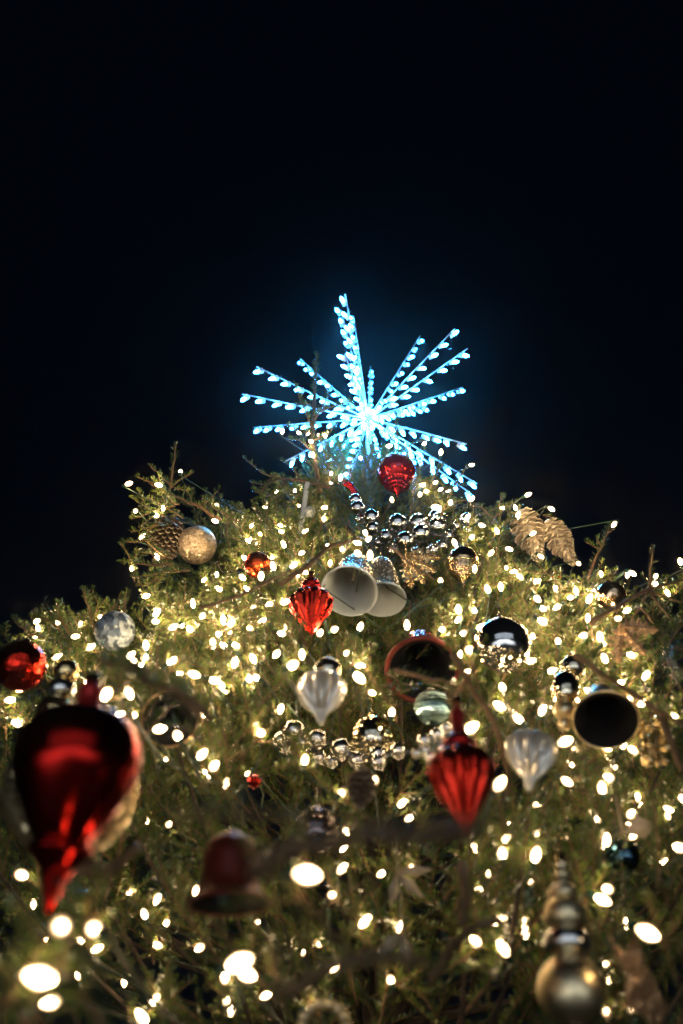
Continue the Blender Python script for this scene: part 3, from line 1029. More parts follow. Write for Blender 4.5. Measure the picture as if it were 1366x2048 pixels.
# red finial seen from below, near the top
_t = ball('red_ringed_ornament', 'glossy red ball ornament with stepped rings and a point, hanging under the blue star', 793, 944, 39, DP['topball'], 'red', n=56)
_r, _m = S(39, DP['topball']), frame(P(793, 944, DP['topball']), (0, 0, 1))
for _z, _w, _h in ((-0.84, 0.66, 0.10), (-1.00, 0.50, 0.10), (-1.15, 0.36, 0.09)):
    b = MB()
    b.lathe([((_w - 0.12) * _r, (_z + _h) * _r), (_w * _r, (_z + _h * 0.6) * _r), ((_w + 0.02) * _r, _z * _r), ((_w - 0.02) * _r, (_z - _h * 0.6) * _r), ((_w - 0.16) * _r, (_z - _h) * _r), (0, (_z - _h) * _r)], 40)
    put('ring', b.mesh('ring', M['red']), _t, _m)
b = MB()
b.lathe([(0.24 * _r, -1.2 * _r), (0.20 * _r, -1.32 * _r), (0.11 * _r, -1.45 * _r), (0.05 * _r, -1.6 * _r), (0, -1.72 * _r)], 20)
put('point', b.mesh('point', M['red']), _t, _m)

def crescent():
    d = DP['crescent']
    pts_o = [(688, 952), (706, 966), (718, 985), (725, 1008), (727, 1030), (724, 1046)]
    pts_i = [(686, 970), (700, 979), (705, 992), (716, 1002), (719, 1020), (722, 1040)]
    c = P(705, 990, d)
    t = thing('red_ribbon_loop', 'shiny red crescent band with a scalloped edge beside the silver bead garland', 'ribbon', c)
    b = MB()
    n = len(pts_o)
    for lay in (0, 0.012):
        for o, i in zip(pts_o, pts_i):
            b.v.append(P(o[0], o[1], d + 0.05 + lay)); b.v.append(P((o[0] + i[0]) / 2, (o[1] + i[1]) / 2, d - 0.01 + lay)); b.v.append(P(i[0], i[1], d + 0.02 + lay))
    for i in range(n - 1):
        for j in range(2):
            k = i * 3 + j
            b.f.append((k, k + 1, k + 4, k + 3)); b.m.append(0)
            k += n * 3
            b.f.append((k, k + 3, k + 4, k + 1)); b.m.append(0)
        for j in (0, 2):
            k = i * 3 + j
            b.f.append((k, k + 3, k + 3 + n * 3, k + n * 3)); b.m.append(0)
    put('band', b.mesh('band', M['red']), t, Matrix.Identity(4))
crescent()

def garland(name, label, balls, mat, cordmat='capsilver'):
    pts = [P(x, y, d) for (x, y, r, d) in balls]
    c = sum(pts, Vector()) / len(pts)
    t = thing(name, label, 'garland', c)
    b = MB(); b.lathe(sphere_prof(1, 18), 32)
    me = b.mesh('bead', M[mat])
    order = sorted(range(len(balls)), key=lambda i: balls[i][0])
    for i in order:
        x, y, r, d = balls[i]
        s = S(r, d)
        bd = put('bead', me, t, Matrix.Translation(pts[i]) @ Quaternion((1, 0.3, 0.2), i * 1.7).to_matrix().to_4x4() @ Matrix.Diagonal((s, s, s, 1)))
    b = MB()
    b.tube([pts[i] + FW * 0.01 for i in order], 0.0018, None, 5)
    put('string', b.mesh('string', M[cordmat]), t, Matrix.Identity(4))
    return t

d1 = 3.75
garland('silver_bead_garland', 'cluster garland of mirrored silver balls below the red ringed ornament', [
    (795, 1047, 20, d1), (837, 1046, 20, d1 + .02), (874, 1053, 20, d1), (842, 1067, 19, d1 - .08), (811, 1081, 19, d1 - .1), (772, 1074, 15, d1), (743, 1035, 17, d1 + .05), (745, 1057, 14, d1),
    (715, 1016, 15, d1 + .1), (711, 1000, 13, d1 + .15), (718, 1039, 9, d1 + .1), (832, 1107, 14, d1 - .05), (786, 1102, 15, d1), (866, 1101, 14, d1), (885, 1092, 14, d1 + .03), (897, 1072, 14, d1 + .06), (880, 1039, 16, d1 + .12), (870, 1034, 15, d1 + .2),
    (935, 1042, 17, d1 + .05), (915, 1053, 14, d1 + .08), (938, 1062, 14, d1), (760, 1085, 12, d1 + .05)], 'silver')
ball('gold_glitter_ball', 'round rose gold glitter ball hanging on the outlying left branch', 394, 1090, 39, DP['glitball'], 'rglit')
cone('brown_pine_cone', 'large dark brown pine cone with pale scale tips left of the glitter ball', (345, 1040), (318, 1130), 3.6, 3.5, 76, 'brown', 190, 'conetip', each=False, sk=0.5)
cone('cream_pine_cone', 'cream coloured pine cone, left one of the pair on the right shoulder', (1044, 1026), (1080, 1122), 3.8, 3.62, 60, 'cream', 64, sk=0.85)
cone('cream_pine_cone', 'cream coloured pine cone, lower right one of the pair against the dark sky', (1098, 1046), (1148, 1130), 3.72, 3.5, 50, 'cream', 66, sk=0.85)
finial('embossed_gold_ornament', 'embossed rose gold spinning top ornament with bands and dots right of the white bells', (926, 1098), (927, 1175), 3.2, 66, [
    ('dome', 'goldo', [(0.92, 0.55), (0.98, 0.62), (0.9, 0.78), (0.62, 0.92), (0.2, 0.99), (0, 1.0)], 0, 0),
    ('band', 'cap', [(0.90, 0.50), (1.0, 0.53), (0.93, 0.56)], 0, 0),
    ('bowl', 'goldo', [(0.42, 0.22), (0.60, 0.30), (0.82, 0.40), (0.92, 0.50)], 24, 0.06),
    ('point', 'goldm', [(0.0, -0.05), (0.06, 0.03), (0.16, 0.12), (0.36, 0.19), (0.44, 0.23)], 12, 0.15)])
M['goldbell'] = metal('champagne_dimpled', (0.86, 0.76, 0.56), 0.22, metallic=0.8)
bell('white_bell', 'white bell nearest the viewer, showing its pale round mouth and clapper', (699, 1182), 112, (716, 1124), 2.72, 2.88, 'goldbell', 'wbell', 'pair of white bells', dimple=True, rim='wbell')
bell('white_bell', 'white dimpled bell partly hidden behind the other white bell', (766, 1199), 92, (762, 1122), 2.95, 3.09, 'goldbell', 'wbell', 'pair of white bells', dimple=True, clapper=False, rim='wbell')

def gold_leaf(name, label, px, py, d, n, L, w, lobes, mat, dirs, cat='leaf ornament'):
    c = P(px, py, d)
    t = thing(name, label, cat, c)
    me = leaf_mesh(oak(L, lobes, w), 0.0012, 0.25 / max(0.05, L) * 0.08, mat)
    for i in range(n):
        dx, dy, dz = dirs[i]
        x = (RT * dx - UP * dy + FW * dz).normalized()
        z = (-FW + RT * 0.25 * dx + UP * 0.2)
        z = (z - x * z.dot(x)).normalized()
        m = Matrix((x, z.cross(x), z)).transposed().to_4x4(); m.translation = c
        put('leaf', me, t, m)
    b = MB()
    b.tube([c, c + FW * 0.02 + UP * 0.02, c + FW * 0.05 + UP * 0.05], 0.002, 0.0015, 5)
    put('stem', b.mesh('stem', M[mat]), t, Matrix.Identity(4))
    return t
gold_leaf('gold_fern_leaf', 'gold glitter fern leaves under the silver bead garland beside the white bells', 812, 1108, 3.2, 4, 0.115, 0.030, 6, 'gglit', [(0.9, 0.55, -.2), (0.55, 0.9, -.1), (1, 0.1, 0.0), (0.1, 0.6, 0.1)])

FL = [(0.0, 0.0), (0.10, 0.05), (0.42, 0.20), (0.78, 0.36), (0.98, 0.50), (0.99, 0.56), (0.80, 0.64), (0.50, 0.70), (0.26, 0.73)]
finial('red_fluted_finial', 'small red fluted glass finial beside the mouth of the front white bell', (622, 1150), (622, 1272), 2.62, 92, [
    ('fluted_body', 'redf', FL, 12, 0.20),
    ('neck_ball', 'red', [(0.22, 0.72), (0.40, 0.78), (0.42, 0.84), (0.30, 0.90), (0.12, 0.93)], 0, 0),
    ('stem', 'red', [(0.12, 0.92), (0.10, 0.96), (0.06, 1.0)], 0, 0)])
ball('orange_foil_ball', 'orange red crinkled foil ball half sunk in the needles left of the small red finial', 515, 1130, 27, 3.05, 'orange')

def icicle():
    t = thing('acrylic_icicle', 'thin milky white icicle hanging beside the tall leading shoot', 'icicle', P(614, 962, 3.6))
    b = MB()
    pts = [P(615, 965, 3.6), P(612, 985, 3.59), P(607, 1020, 3.57), P(602, 1055, 3.55), P(596, 1088, 3.53)]
    b.tube(pts, 0.0085, 0.0105, 6)
    put('rod', b.mesh('rod', M['acryl'], False), t, Matrix.Identity(4))
icicle()
ball('milky_ball', 'tiny milky white ball beside the white icicle', 620, 1024, 12, 3.52, 'acryl', cap='capsilver')
ball('red_crackle_ball', 'red crackled glass ball cut off by the left edge of the photo', 42, 1332, 51, DP['redleft'], 'redc')
ball('iced_ball', 'frosted grey blue ball with dark flecks on the left slope', 230, 1262, 40, DP['iceball'], 'ice')
finial('gold_stacked_finial', 'gold finial of stacked balls peeping out above the big red teardrop', (138, 1325), (112, 1420), 1.80, 62, [
    ('upper_ball', 'goldm', [(0.30, 0.62), (0.62, 0.66), (0.80, 0.76), (0.78, 0.88), (0.5, 0.98), (0, 1.0)], 0, 0),
    ('middle_ball', 'silver', [(0.50, 0.24), (0.86, 0.32), (0.92, 0.44), (0.74, 0.56), (0.34, 0.62)], 0, 0),
    ('lower_ball', 'goldm', [(0.0, -0.5), (0.7, -0.36), (1.12, -0.1), (1.1, 0.06), (0.84, 0.18), (0.5, 0.24)], 0, 0)], dbot=1.74)
finial('red_teardrop_finial', 'huge out of focus red teardrop finial, nearest ornament at the left', (184, 1368), (92, 1842), 1.16, 258, [
    ('body', 'redb', [(0.40, 0.30), (0.60, 0.38), (0.80, 0.48), (0.96, 0.58), (1.0, 0.66), (0.95, 0.74), (0.76, 0.82), (0.48, 0.865), (0.24, 0.885)], 0, 0),
    ('neck', 'reds', [(0.24, 0.88), (0.20, 0.93), (0.22, 0.97), (0.14, 1.0)], 0, 0),
    ('tip', 'redb', [(0.0, 0.0), (0.06, 0.04), (0.16, 0.12), (0.28, 0.20), (0.48, 0.255), (0.50, 0.275), (0.40, 0.30)], 0, 0)], dbot=1.02, n=64)
ball('champagne_glitter_ball', 'big champagne glitter ball hidden behind the huge red teardrop', 142, 1580, 134, DP['glitback'], 'gglit')
BP = [(1.0, 0.0), (0.88, 0.06), (0.72, 0.18), (0.60, 0.36), (0.54, 0.60), (0.46, 0.82), (0.28, 0.96), (0.0, 1.0)]
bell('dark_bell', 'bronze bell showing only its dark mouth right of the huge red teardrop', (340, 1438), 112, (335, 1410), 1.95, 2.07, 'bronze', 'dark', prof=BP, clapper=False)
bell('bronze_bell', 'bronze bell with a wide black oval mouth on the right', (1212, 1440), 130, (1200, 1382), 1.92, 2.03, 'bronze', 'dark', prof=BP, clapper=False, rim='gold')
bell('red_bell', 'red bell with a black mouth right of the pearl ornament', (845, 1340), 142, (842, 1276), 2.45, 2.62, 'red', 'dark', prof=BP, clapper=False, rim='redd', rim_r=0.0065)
ball('mirrored_silver_ball', 'large mirrored silver ball right of the red bell, reflecting the square', 1005, 1290, 56, DP['bigsilver'], 'silver', cap='capsilver')
ball('ribbed_teal_ball', 'ribbed blue green and silver ball under the red bell', 864, 1415, 36, DP['tealball'], 'teal', mod=lambda a, s: 1 - 0.085 * (1 - abs(math.cos(15 * a))) * math.sin(math.pi * s), n=180, cap='capsilver')
PE = [(0.0, 0.0), (0.14, 0.07), (0.22, 0.18), (0.34, 0.27), (0.66, 0.40), (0.94, 0.58), (1.0, 0.72), (0.90, 0.86), (0.60, 0.96), (0.20, 1.0)]
finial('pearl_fluted_ornament', 'pearly white fluted onion shaped ornament under a small gold ball', (643, 1350), (641, 1452), 1.88, 102, [('fluted_body', 'pearl', PE, 11, 0.42)])
finial('pearl_fluted_ornament', 'pearly white fluted onion shaped ornament right of the long red finial', (1063, 1468), (1058, 1585), 1.66, 106, [('fluted_body', 'pearl', PE, 11, 0.42)])
ball('gold_mirror_ball', 'small gold mirrored ball just above the upper pearly ornament', 656, 1342, 28, 1.99, 'champ')
finial('long_red_finial', 'long red fluted finial with a slim neck at the lower right of centre', (913, 1405), (934, 1680), 1.53, 136, [
    ('fluted_body', 'redf', [(0.0, 0.0), (0.10, 0.05), (0.40, 0.17), (0.80, 0.33), (0.99, 0.45), (0.97, 0.53), (0.74, 0.60), (0.40, 0.625)], 12, 0.20),
    ('neck_ball', 'red', [(0.36, 0.62), (0.50, 0.65), (0.50, 0.69), (0.34, 0.735), (0.24, 0.76)], 0, 0),
    ('stem', 'reds', [(0.25, 0.755), (0.21, 0.82), (0.22, 0.90), (0.12, 0.96), (0.05, 1.0)], 0, 0)])
ball('gold_glass_ball', 'champagne gold mirrored ball behind the lower silver bead garland', 745, 1478, 47, 2.3, 'champ')
d2 = 2.18
garland('silver_bead_garland', 'cluster garland of small silver balls in front of the champagne gold ball', [
    (634, 1478, 20, d2), (640, 1516, 14, d2 - .02), (682, 1499, 22, d2 - .05), (715, 1521, 18, d2 - .06), (755, 1508, 18, d2 - .04), (757, 1524, 16, d2 - .07), (796, 1502, 17, d2 - .03), (588, 1462, 22, d2 + .03), (604, 1485, 13, d2 + .02),
    (664, 1524, 13, d2 + .03), (848, 1482, 16, d2), (875, 1470, 16, d2), (893, 1456, 13, d2 + .03), (862, 1515, 15, d2 - .02), (886, 1496, 15, d2), (832, 1508, 12, d2), (560, 1480, 15, d2 + .06), (850, 1500, 12, d2), (612, 1512, 12, d2 + .04), (572, 1500, 11, d2 + .05)], 'silver')
cone('small_brown_cone', 'small brown fir cone with silvery scale tips below the lower silver garland', (724, 1548), (720, 1612), 1.78, 1.70, 54, 'brown', 60, 'conetip', each=False)
RB = [(1.0, 0.0), (0.94, 0.05), (0.80, 0.14), (0.72, 0.28), (0.70, 0.48), (0.68, 0.68), (0.58, 0.86), (0.34, 0.97), (0.0, 1.0)]
a_, e_ = axis_from((462, 1682), (458, 1812), 1.30)
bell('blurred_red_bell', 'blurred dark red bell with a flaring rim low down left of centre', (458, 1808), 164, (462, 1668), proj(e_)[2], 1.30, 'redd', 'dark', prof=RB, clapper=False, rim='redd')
finial('gold_ball_finial', 'gold finial of graded balls at the lower right corner', (1120, 1715), (1150, 2062), 1.38, 132, [
    ('neck', 'cap', [(0.20, 0.80), (0.26, 0.84), (0.19, 0.87), (0.25, 0.90), (0.18, 0.93), (0.22, 0.96), (0.12, 1.0)], 8, 0.2),
    ('top_ball', 'gold', [(0.30, 0.73), (0.44, 0.755), (0.45, 0.79), (0.32, 0.82), (0.18, 0.83)], 0, 0),
    ('upper_ball', 'gold', [(0.40, 0.56), (0.60, 0.595), (0.66, 0.65), (0.58, 0.70), (0.36, 0.735)], 0, 0),
    ('middle_ball', 'silver', [(0.42, 0.41), (0.68, 0.44), (0.74, 0.49), (0.64, 0.535), (0.40, 0.56)], 0, 0),
    ('lower_ball', 'gold', [(0.36, 0.02), (0.80, 0.09), (1.0, 0.20), (0.88, 0.31), (0.58, 0.38), (0.42, 0.41)], 0, 0),
    ('base', 'smoke', [(0.0, -0.10), (0.30, -0.08), (0.44, -0.02), (0.36, 0.03)], 0, 0)])

def copper_bow():
    d = 1.37
    c = P(1262, 1905, d)
    t = thing('copper_ribbon_bow', 'copper glitter ribbon bow with pointed tails in the lower right corner', 'bow', c)
    def panel(name, poly, dd):
        b = MB()
        n = len(poly)
        for lay in (0.0, 0.004):
            for i, (x, y) in enumerate(poly):
                b.v.append(P(x, y, d + dd[i] + lay))
        b.f.append(tuple(range(n))); b.m.append(0)
        b.f.append(tuple(reversed(range(n, 2 * n)))); b.m.append(0)
        for i in range(n):
            j = (i + 1) % n
            b.f.append((i, i + n, j + n, j)); b.m.append(0)
        put(name, b.mesh(name, M['bglit'], False), t, Matrix.Identity(4))
    panel('loop', [(1214, 1862), (1240, 1897), (1252, 1905), (1268, 1872), (1280, 1892), (1294, 1922), (1284, 1936), (1250, 1942), (1232, 1912)], [0.03, 0.01, 0, 0.0, 0.01, 0.02, 0.0, -0.01, 0.0])
    panel('tail', [(1252, 1944), (1296, 1934), (1322, 1990), (1340, 2016), (1322, 2048), (1316, 2080), (1288, 2035), (1250, 2010)], [-0.01, -0.01, 0.01, 0.03, 0.0, 0.0, -0.02, -0.03])
    b = MB(); b.lathe(sphere_prof(S(11, d), 8), 12, mtx=Matrix.Translation(P(1272, 1938, d - 0.012)))
    put('knot', b.mesh('knot', M['bglit']), t, Matrix.Identity(4))
copper_bow()
finial('champagne_stacked_finial', 'slim champagne finial of stacked balls left of the bronze bell', (1131, 1345), (1128, 1470), 2.06, 58, [
    ('upper_ball', 'champ', [(0.34, 0.50), (0.74, 0.56), (0.96, 0.70), (0.86, 0.86), (0.5, 0.97), (0, 1.0)], 0, 0),
    ('middle_ball', 'gold', [(0.34, 0.24), (0.66, 0.30), (0.76, 0.38), (0.62, 0.47), (0.32, 0.51)], 0, 0),
    ('lower_ball', 'gold', [(0.12, 0.06), (0.36, 0.10), (0.46, 0.17), (0.32, 0.24)], 0, 0),
    ('bead_tip', 'cap', [(0.0, -0.12), (0.16, -0.08), (0.22, -0.02), (0.15, 0.03), (0.2, 0.06), (0.12, 0.08)], 8, 0.2)])
ball('champagne_glass_ball', 'champagne glass ball above the slim stacked finial on the right', 1145, 1335, 25, DP['glassball'], 'champ')
gold_leaf('gold_oak_leaf', 'gold oak leaf sprig against the dark sky at the right edge of the tree', 1240, 1250, 2.42, 3, 0.095, 0.026, 5, 'bglit', [(0.62, 0.8, -.1), (0.95, 0.15, 0.1), (-0.1, 1.0, -.1)])
ball('gold_textured_ball', 'gold textured ball among twigs above the oak leaf sprig', 1222, 1192, 30, 2.72, 'goldo')
gb = random.Random(5)
garland('gold_bead_cluster', 'cluster of tiny gold beads right of the bronze bell', [(1308 + gb.uniform(-28, 28), 1482 + gb.uniform(-46, 46), gb.uniform(6, 12), 1.92 + gb.uniform(-.03, .05)) for i in range(26)], 'goldm', 'cap')
garland('gold_bead_wreath', 'ring of blurred gold beads at the bottom edge of the photo', [(648 + 44 * math.cos(a), 2052 + 44 * math.sin(a), 12, 1.38) for a in [2 * math.pi * k / 14 for k in range(14)]], 'gold', 'cap')
ball('smoky_mirror_ball', 'smoky mirrored ball deep in the branches above the blurred red bell', 632, 1662, 46, 1.8, 'smoke', cap='capsilver')
ball('navy_mirror_ball', 'dark navy mirrored ball deep in the branches at the lower right', 1246, 1712, 34, 1.85, 'navy', cap='capsilver')
ball('red_berry', 'tiny red berry ball below the cream cones', 1113, 1154, 10, 3.2, 'redc')
ball('rust_berry', 'tiny rust red ball left of the lower silver garland', 508, 1563, 13, 1.85, 'redc')
gold_leaf('frosted_lit_needles', 'frosted fir needles, pale from nearby lamps, low down right of centre', 795, 1745, 1.75, 3, 0.06, 0.010, 1, 'conetip', [(0.7, 0.7, 0), (-0.2, 1, 0), (1, -0.1, 0)])  # blades stand for lit needles; lamp light is in the pale colour
gold_leaf('lit_needle_pair', 'pair of blurred frosted needle tufts, pale from nearby lamps, at the bottom right of centre', 805, 1865, 1.6, 2, 0.05, 0.010, 1, 'conetip', [(-0.8, 0.7, 0), (0.2, 1, 0)])  # pale colour holds the lamp light falling on these frosted needles
gold_leaf('dry_brown_leaf', 'single dry tan leaf among the lights at the right', 1246, 1665, 1.75, 1, 0.06, 0.02, 1, 'conetip', [(0.9, -0.3, -0.2)])

# ------------------------------------------------------------------ light strings
BULBS = '''258,967 361,943 317,970 271,1022 326,1017 313,1031 285,1073 430,1042 433,1011 314,1113 264,1137 433,1149 408,1160 485,1155 477,1043 495,1082
565,863 598,866,3.75 617,866,3.72 637,870,3.68 650,871 622,883 626,910 721,916 662,965 681,955 662,947 553,983 590,981 530,1014 598,1011 647,1037 611,1062 561,1051 563,1063 520,1068 503,1052 500,1080 512,1086 567,1088 657,1092 731,1066 737,1078 716,1107,2.28 740,1110,2.3 603,1106 544,1115 546,1132 588,1130 609,1142 596,1151 522,1153
849,887 778,892 882,904 943,930 871,965 845,970 881,979 840,989 853,983 897,981 944,998 901,1005 870,1013 879,1018 935,1034 1005,1017 1057,989 1031,1015,3.2 1036,1029,3.15 964,1051 994,1062 944,1074 909,1085 982,1106 1018,1098 1013,1136 949,1138 881,1161 1027,1143 1040,1154
1103,1018 1228,1049 1066,1067,3.12 1082,1113,3.0 1157,1127 1202,1148 1255,1150 1265,1147 1361,1123 1311,1153 1308,1168 1335,1186 1073,1163 1112,1178 1152,1182 1141,1195 1185,1180 1179,1197 1199,1200 1075,1198 1087,1217 1085,1243 1217,1222 1254,1221 1236,1237
74,1242 76,1256 72,1273 115,1246 161,1249 201,1234 151,1273 182,1294 115,1313 135,1332 82,1345 20,1400 34,1447 292,1290 262,1310 268,1322 281,1333 213,1388,1.3 258,1386,1.6 240,1428
386,1207 292,1192 507,1214 314,1225 311,1243 405,1232 347,1254 362,1251 380,1258 447,1239 463,1246 458,1262 437,1268 426,1285 472,1291 564,1267 506,1317,2.0 470,1325 345,1321,2.0 388,1349,1.8 430,1361 444,1373 453,1382 500,1357 510,1355 553,1308 320,1458,1.6 355,1471,1.55 522,1466,1.75
719,1356,1.6 669,1259,2.2 640,1266,2.2 586,1330,1.6 604,1309 644,1181 975,1178 917,1219 949,1221 884,1259 927,1266 939,1300,1.75 994,1327 933,1345 1005,1375,1.9 999,1411 1085,1420,1.85 1116,1282 1143,1340,2.1 1152,1321,2.15 1105,1341 1119,1396,1.95 1036,1437
1200,1273 1207,1288 1262,1310 1292,1351 1240,1366 1284,1406 1350,1434 1291,1459 1248,1487 1266,1500 1131,1483,1.42 1213,1496 1150,1500 1141,1527 1213,1516
405,1508,1.7 428,1532,1.65 413,1548 452,1568 495,1547 610,1519,1.75 749,1561,1.65 683,1586,1.7 692,1662 942,1456,1.45 868,1538,1.55 1000,1567,1.36 1013,1677,1.6 1005,1706,1.45 1049,1706 1072,1709,1.4 949,1696 824,1735 1053,1665 1073,1666
1134,1563,1.65 1229,1535 1218,1555,1.7 1204,1575,1.7 1219,1598 1184,1625 1195,1637 1275,1595 1278,1610 1262,1628,1.6 1258,1650 1266,1672 1337,1618 1335,1632 1213,1678,1.6 1208,1690 1358,1695,1.4 1364,1597 1215,1778,1.45 1206,1800,1.45
615,1749,0.92 664,1790,1.6 730,1843 798,1852 639,1887 671,1937 622,2014 685,1737 762,1748 951,1883,1.45 1006,1896,1.4 976,1748 960,1778 1002,1836 990,1848 1051,1841 1050,1862
43,1750,1.5 122,1853,0.86 188,1858,1.0 195,1897 78,1955,0.86 100,2005,1.2 155,1951,2.2 435,1745,1.6 443,1750,1.55 480,1925,1.05 493,1948,1.25 450,1955 463,2020,1.7 455,2000 283,2032 310,2000 1296,1866,1.24'''
bulbs = []
gl = random.Random(11)
for tok in BULBS.split():
    q = [float(x) for x in tok.split(',')]
    x, y = q[0], q[1]
    d = q[2] * (1.15 if q[2] > 1.25 else 1.0) if len(q) > 2 else None
    if d is None:
        d = sd(x, y) + gl.uniform(-0.11, 0.07)
        if y > 1500:                     # small sharp ones low down sit deeper among the branches
            d += gl.uniform(0.2, 0.6)
        if y < 930:
            d = 4.15
        if x < 440 and y < 1165:
            d = 3.3 + gl.uniform(-.05, .05)
    bulbs.append((x, y, d))

# extra lamps scattered further in, added for glow and glints between the needles
for _ in range(150):
    y = gl.choice((gl.uniform(985, 1240), gl.uniform(1060, 1340), gl.uniform(1180, 1450)))
    half = min(640, (y - 880) * 1.35)
    x = gl.uniform(max(10, 735 - half), min(1356, 735 + half))
    if min((x - a) ** 2 + (y - b) ** 2 for a, b, _d in bulbs) < 400:
        continue
    if blocked(P(x, y, sd(x, y)), 10):
        continue
    bulbs.append((x, y, sd(x, y) + gl.uniform(0.06, 0.24)))

for _ in range(60):  # more random lamps, added low down for blurred sparkle
    x, y = gl.uniform(20, 1350), gl.uniform(1480, 2030)
    if min((x - a) ** 2 + (y - b) ** 2 for a, b, _d in bulbs) > 900 and not blocked(P(x, y, sd(x, y)), 8):
        bulbs.append((x, y, sd(x, y) + gl.uniform(0.3, 0.9)))

# glass of a faceted lamp, tip along +z, socket behind it
bm_ = MB()
bm_.lathe([(0.0085, 0.0), (0.0115, 0.006), (0.0142, 0.014), (0.0145, 0.020), (0.0125, 0.029), (0.0080, 0.037), (0.0030, 0.0420), (0.0, 0.0425)], 10)
bulb_me = bm_.mesh('bulb', M['bulb'])
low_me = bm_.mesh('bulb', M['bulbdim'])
bm_ = MB()
bm_.lathe([(0.0, -0.022), (0.007, -0.022), (0.0085, -0.018), (0.0092, -0.002), (0.0100, 0.0), (0.0, 0.001)], 10)
sock_me = bm_.mesh('socket', M['socket'])

BANDS = [(930, 'warm white light string on the topmost shoots in front of the blue star'),
         (1000, 'warm white light string around the red ringed ornament below the star'),
         (1050, 'warm white light string along the upper silver bead garland'),
         (1105, 'warm white light string level with the glitter ball and the cream cones'),
         (1160, 'warm white light string just above the mouths of the white bells'),
         (1225, 'warm white light string level with the white bells and the right skyline'),
         (1290, 'warm white light string level with the iced blue ball'),
         (1350, 'warm white light string level with the red bell and the big silver ball'),
         (1440, 'warm white light string level with the upper pearly ornament and the bronze bell'),
         (1545, 'warm white light string level with the lower silver garland'),
         (1640, 'warm white light string level with the long red finial body'),
         (1735, 'warm white light string below the tip of the long red finial'),
         (1850, 'warm white light string level with the blurred red bell'),
         (9999, 'warm white light string of blurred lamps along the bottom of the photo')]
# short needled twigs round each lamp, grown on the nearest limb
TWIGS = []
for i in range(5):
    g5 = random.Random(90 + i)
    mb = MB()
    st = bent(Vector((0, 0, 0)), Vector((1, 0, 0)), 0.15, 0.3, 4, g5)
    mb.tube(st, 0.0022, 0.0011, 5, 0)
    needles_along(mb, st, g5, 430, 0.023, 0.0022, Vector((0, 0, 1)), 0.02)
    for sg in (1, -1):
        tw = bent(st[2], Vector((0.8, sg * 0.8, 0.1)), 0.07, 0.2, 3, g5)
        mb.tube(tw, 0.0015, 0.0009, 4, 0)
        needles_along(mb, tw, g5, 430, 0.021, 0.0021, Vector((0, 0, 1)), 0.02)
    TWIGS.append(mb.mesh('needle_spray', [M['twig'], M['needle']], False))
limbs = [(o, o.data.vertices[len(o.data.vertices) - 8].co.copy()) for o in tree.children if o.name.startswith('branch')]
for (x, y, d) in bulbs:
    p = P(x, y, d)
    out = (p - Vector((AX, AY, p.z))).normalized()
    near = min(limbs, key=lambda q: (q[1] - p).length_squared)[0]
    for k in range(2):
        dv = (out * gl.uniform(0.3, 1.0) + Vector((gl.gauss(0, 0.5), gl.gauss(0, 0.3), gl.uniform(0.0, 0.9)))).normalized()
        off = dv.cross(Vector((gl.gauss(0, 1), gl.gauss(0, 1), gl.gauss(0, 1)))).normalized() * gl.uniform(0.012, 0.030)
        b0 = p - dv * gl.uniform(0.07, 0.12) + off + FW * 0.015
        m = spray_matrix(b0, dv, gl.uniform(0.8, 1.15), gl.uniform(-1.5, 1.5))
        if any(blocked(m @ Vector((a, 0, 0.01)), 6) for a in (0, 0.08, 0.16)) or over_skyline(m @ Vector((0.15, 0, 0.02))):
            continue
        put('needle_spray', TWIGS[gl.randrange(5)], near, m)

last = -1
for (ymax, lab) in BANDS:
    row = sorted([q for q in bulbs if last < q[1] <= ymax], key=lambda q: q[0])
    last = ymax
    if not row:
        continue
    pos = [P(*q) for q in row]
    t = thing('light_string', lab, 'light string', sum(pos, Vector()) / len(pos), 'light strings wound round the fir')
    ends = []
    for p, q in zip(pos, row):
        # the lamps point every way, mostly up and outwards
        dr = Vector((gl.gauss(0, 0.8), gl.gauss(-0.35, 0.6), gl.gauss(0.25, 0.9)))
        if dr.length < 0.2: dr = Vector((0, -0.5, 1))
        dr.normalize()
        k = gl.uniform(0.52, 0.66)
        m = frame(p - dr * 0.02 * k, dr) @ Matrix.Diagonal((k, k, k, 1))
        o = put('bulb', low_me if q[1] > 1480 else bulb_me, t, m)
        put('socket', sock_me, o, m)
        ends.append(p - dr * 0.042 * k)
    cb = MB()
    pts = []
    for i in range(len(ends)):
        a = ends[i]
        pts.append(a)
        if i + 1 < len(ends):
            e = ends[i + 1]
            L = (e - a).length
            ax = Vector((AX, AY, 0))
            for s in (0.25, 0.5, 0.75):
                p = a.lerp(e, s)
                inw = (ax - Vector((p.x, p.y, 0))).normalized()
                k = math.sin(math.pi * s) 
                pts.append(p + inw * (k * (0.05 + 0.30 * L)) + Vector((gl.uniform(-1, 1), gl.uniform(-1, 1), gl.uniform(-1, 1))) * 0.012 - Vector((0, 0, 0.02 * k)))
    for i, p in enumerate(pts):
        k = 0
        while k < 8 and i % 4 and blocked(p, 3):
            p = p + FW * 0.08; k += 1
        pts[i] = p
    cb.tube(pts, 0.0021, None, 5)
    put('cord', cb.mesh('cord', M['cord']), t, Matrix.Identity(4))
print('bulbs', len(bulbs))

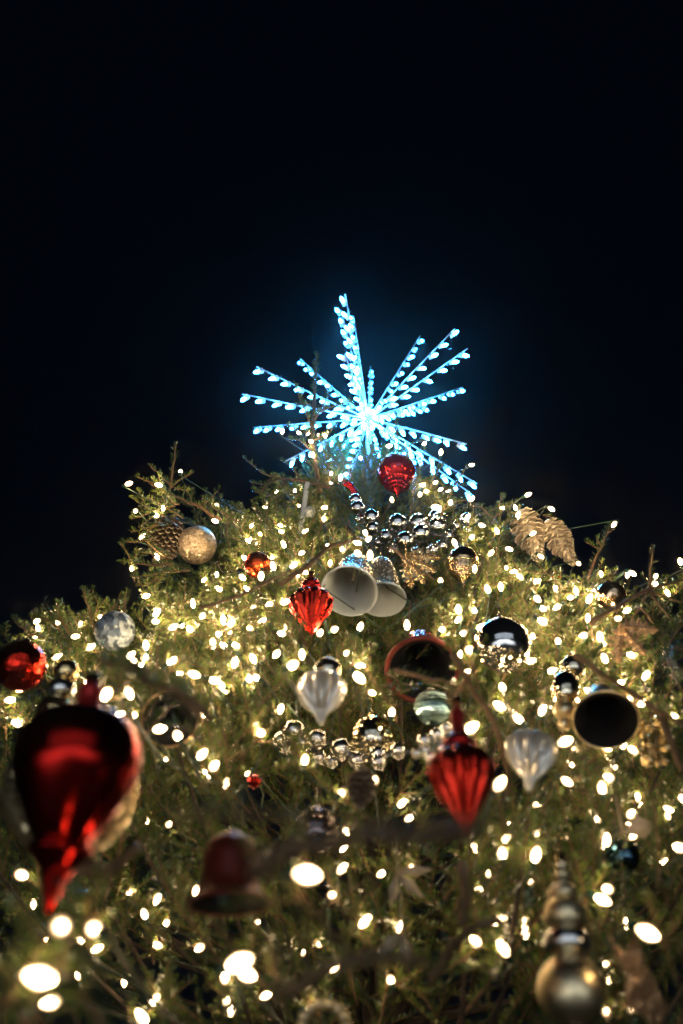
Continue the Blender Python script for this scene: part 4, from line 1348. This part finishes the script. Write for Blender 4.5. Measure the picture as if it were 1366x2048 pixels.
# ------------------------------------------------------------------ the star
def star():
    dc = 4.95
    c = P(737, 838, dc)
    t = thing('starburst_topper', 'blue white starburst tree topper with rods of lamps', 'tree topper', c)
    b = MB()
    b.lathe(sphere_prof(0.028, 12), 20, mtx=Matrix.Translation(c))
    hub = put('hub', b.mesh('hub', M['starrod']), t, Matrix.Identity(4))
    b = MB()
    b.tube([Vector((AX, AY, AZ - 0.5)), c], 0.014, 0.012, 8)
    put('pole', b.mesh('pole', M['starrod']), t, Matrix.Identity(4))
    bb = MB()
    bb.lathe([(0.007, 0.0), (0.0100, 0.006), (0.0110, 0.013), (0.0085, 0.022), (0.0040, 0.029), (0.0, 0.031)], 8)
    bm = bb.mesh('bulb', M['starbulb'])
    cb = MB(); cb.box((0, 0, -0.008), 0.0085, 0.0105, 0.009)
    cm = cb.mesh('clip', M['clip'], False)
    for i in range(26):
        zz = 1 - 2 * (i + 0.5) / 26
        dv = Vector((math.sqrt(1 - zz * zz) * math.cos(i * 2.4), math.sqrt(1 - zz * zz) * math.sin(i * 2.4), zz))
        put('bulb', bm, hub, frame(c + dv * (0.03 + 0.035 * (i % 2)), dv))
    rays = [(690, 588, -1), (682, 620, 1), (707, 632, 1), (741, 733, 1), (840, 672, 1), (910, 657, -1), (935, 697, -1), (925, 775, 1), (852, 812, 1), (933, 888, -1),
            (955, 968, -1), (948, 992, -1), (513, 733, -1), (484, 788, -1), (508, 855, 1), (600, 717, 1), (572, 922, -1), (690, 708, -1), (650, 925, 1), (700, 955, -1), (775, 965, 1), (830, 920, 1)]
    gs = random.Random(2)
    for (ex, ey, sg) in rays:
        lat = math.hypot(S(ex - 737, dc), S(ey - 838, dc))
        z = math.sqrt(max(0.01, 0.66 ** 2 - lat * lat)) * sg * 0.9
        e = P(ex, ey, dc + z)
        dr = (e - c).normalized()
        L = (e - c).length
        rb = MB()
        rb.tube([c + dr * 0.03, c.lerp(e, 0.5) + UP * 0.006 * gs.uniform(-1, 1), e], 0.0040, 0.0034, 6)
        rod = put('ray', rb.mesh('ray', M['starrod']), t, Matrix.Identity(4))
        # the lamps sit on clips on the lower side of the rod
        low = (-UP * 0.9 + RT * (0.2 if ex > 737 else -0.2) - FW * 0.35)
        low = (low - dr * low.dot(dr)).normalized()
        if lat < 0.25 or abs(ex - 700) < 30:
            low = (RT * (1 if gs.random() < 0.5 else -1) - FW * 0.5)
            low = (low - dr * low.dot(dr)).normalized()
        n = int((L - 0.06) / 0.072)
        for i in range(n):
            p = c + dr * (L - 0.028 - i * 0.072 + gs.uniform(-0.010, 0.010)) + low * 0.016
            ax = (dr * 0.75 + low * 0.45 + Vector((gs.gauss(0, .18), gs.gauss(0, .18), gs.gauss(0, .18)))).normalized()
            put('bulb', bm, rod, frame(p, ax))
            put('clip', cm, rod, frame(p, ax))
star()

# ------------------------------------------------------------------ thin volume added in place of lens bloom round the lamps
if BLOOM_DENSITY:
    m = bpy.data.materials.new('bloom_volume')
    m.use_nodes = True
    nt = m.node_tree
    nt.nodes.clear()
    out = node(nt, 'ShaderNodeOutputMaterial')
    pv = node(nt, 'ShaderNodeVolumePrincipled')
    pv.inputs['Color'].default_value = (0.92, 0.95, 1.0, 1)
    pv.inputs['Density'].default_value = BLOOM_DENSITY
    pv.inputs['Anisotropy'].default_value = 0.974
    nt.links.new(pv.outputs[0], out.inputs['Volume'])
    b = MB()
    b.box((0, 50 - 5, 9.5), 125, 90, 10.5)
    hz = put('bloom_haze', b.mesh('bloom_haze', m, False), None, Matrix.Identity(4))
    hz['kind'] = 'stuff'
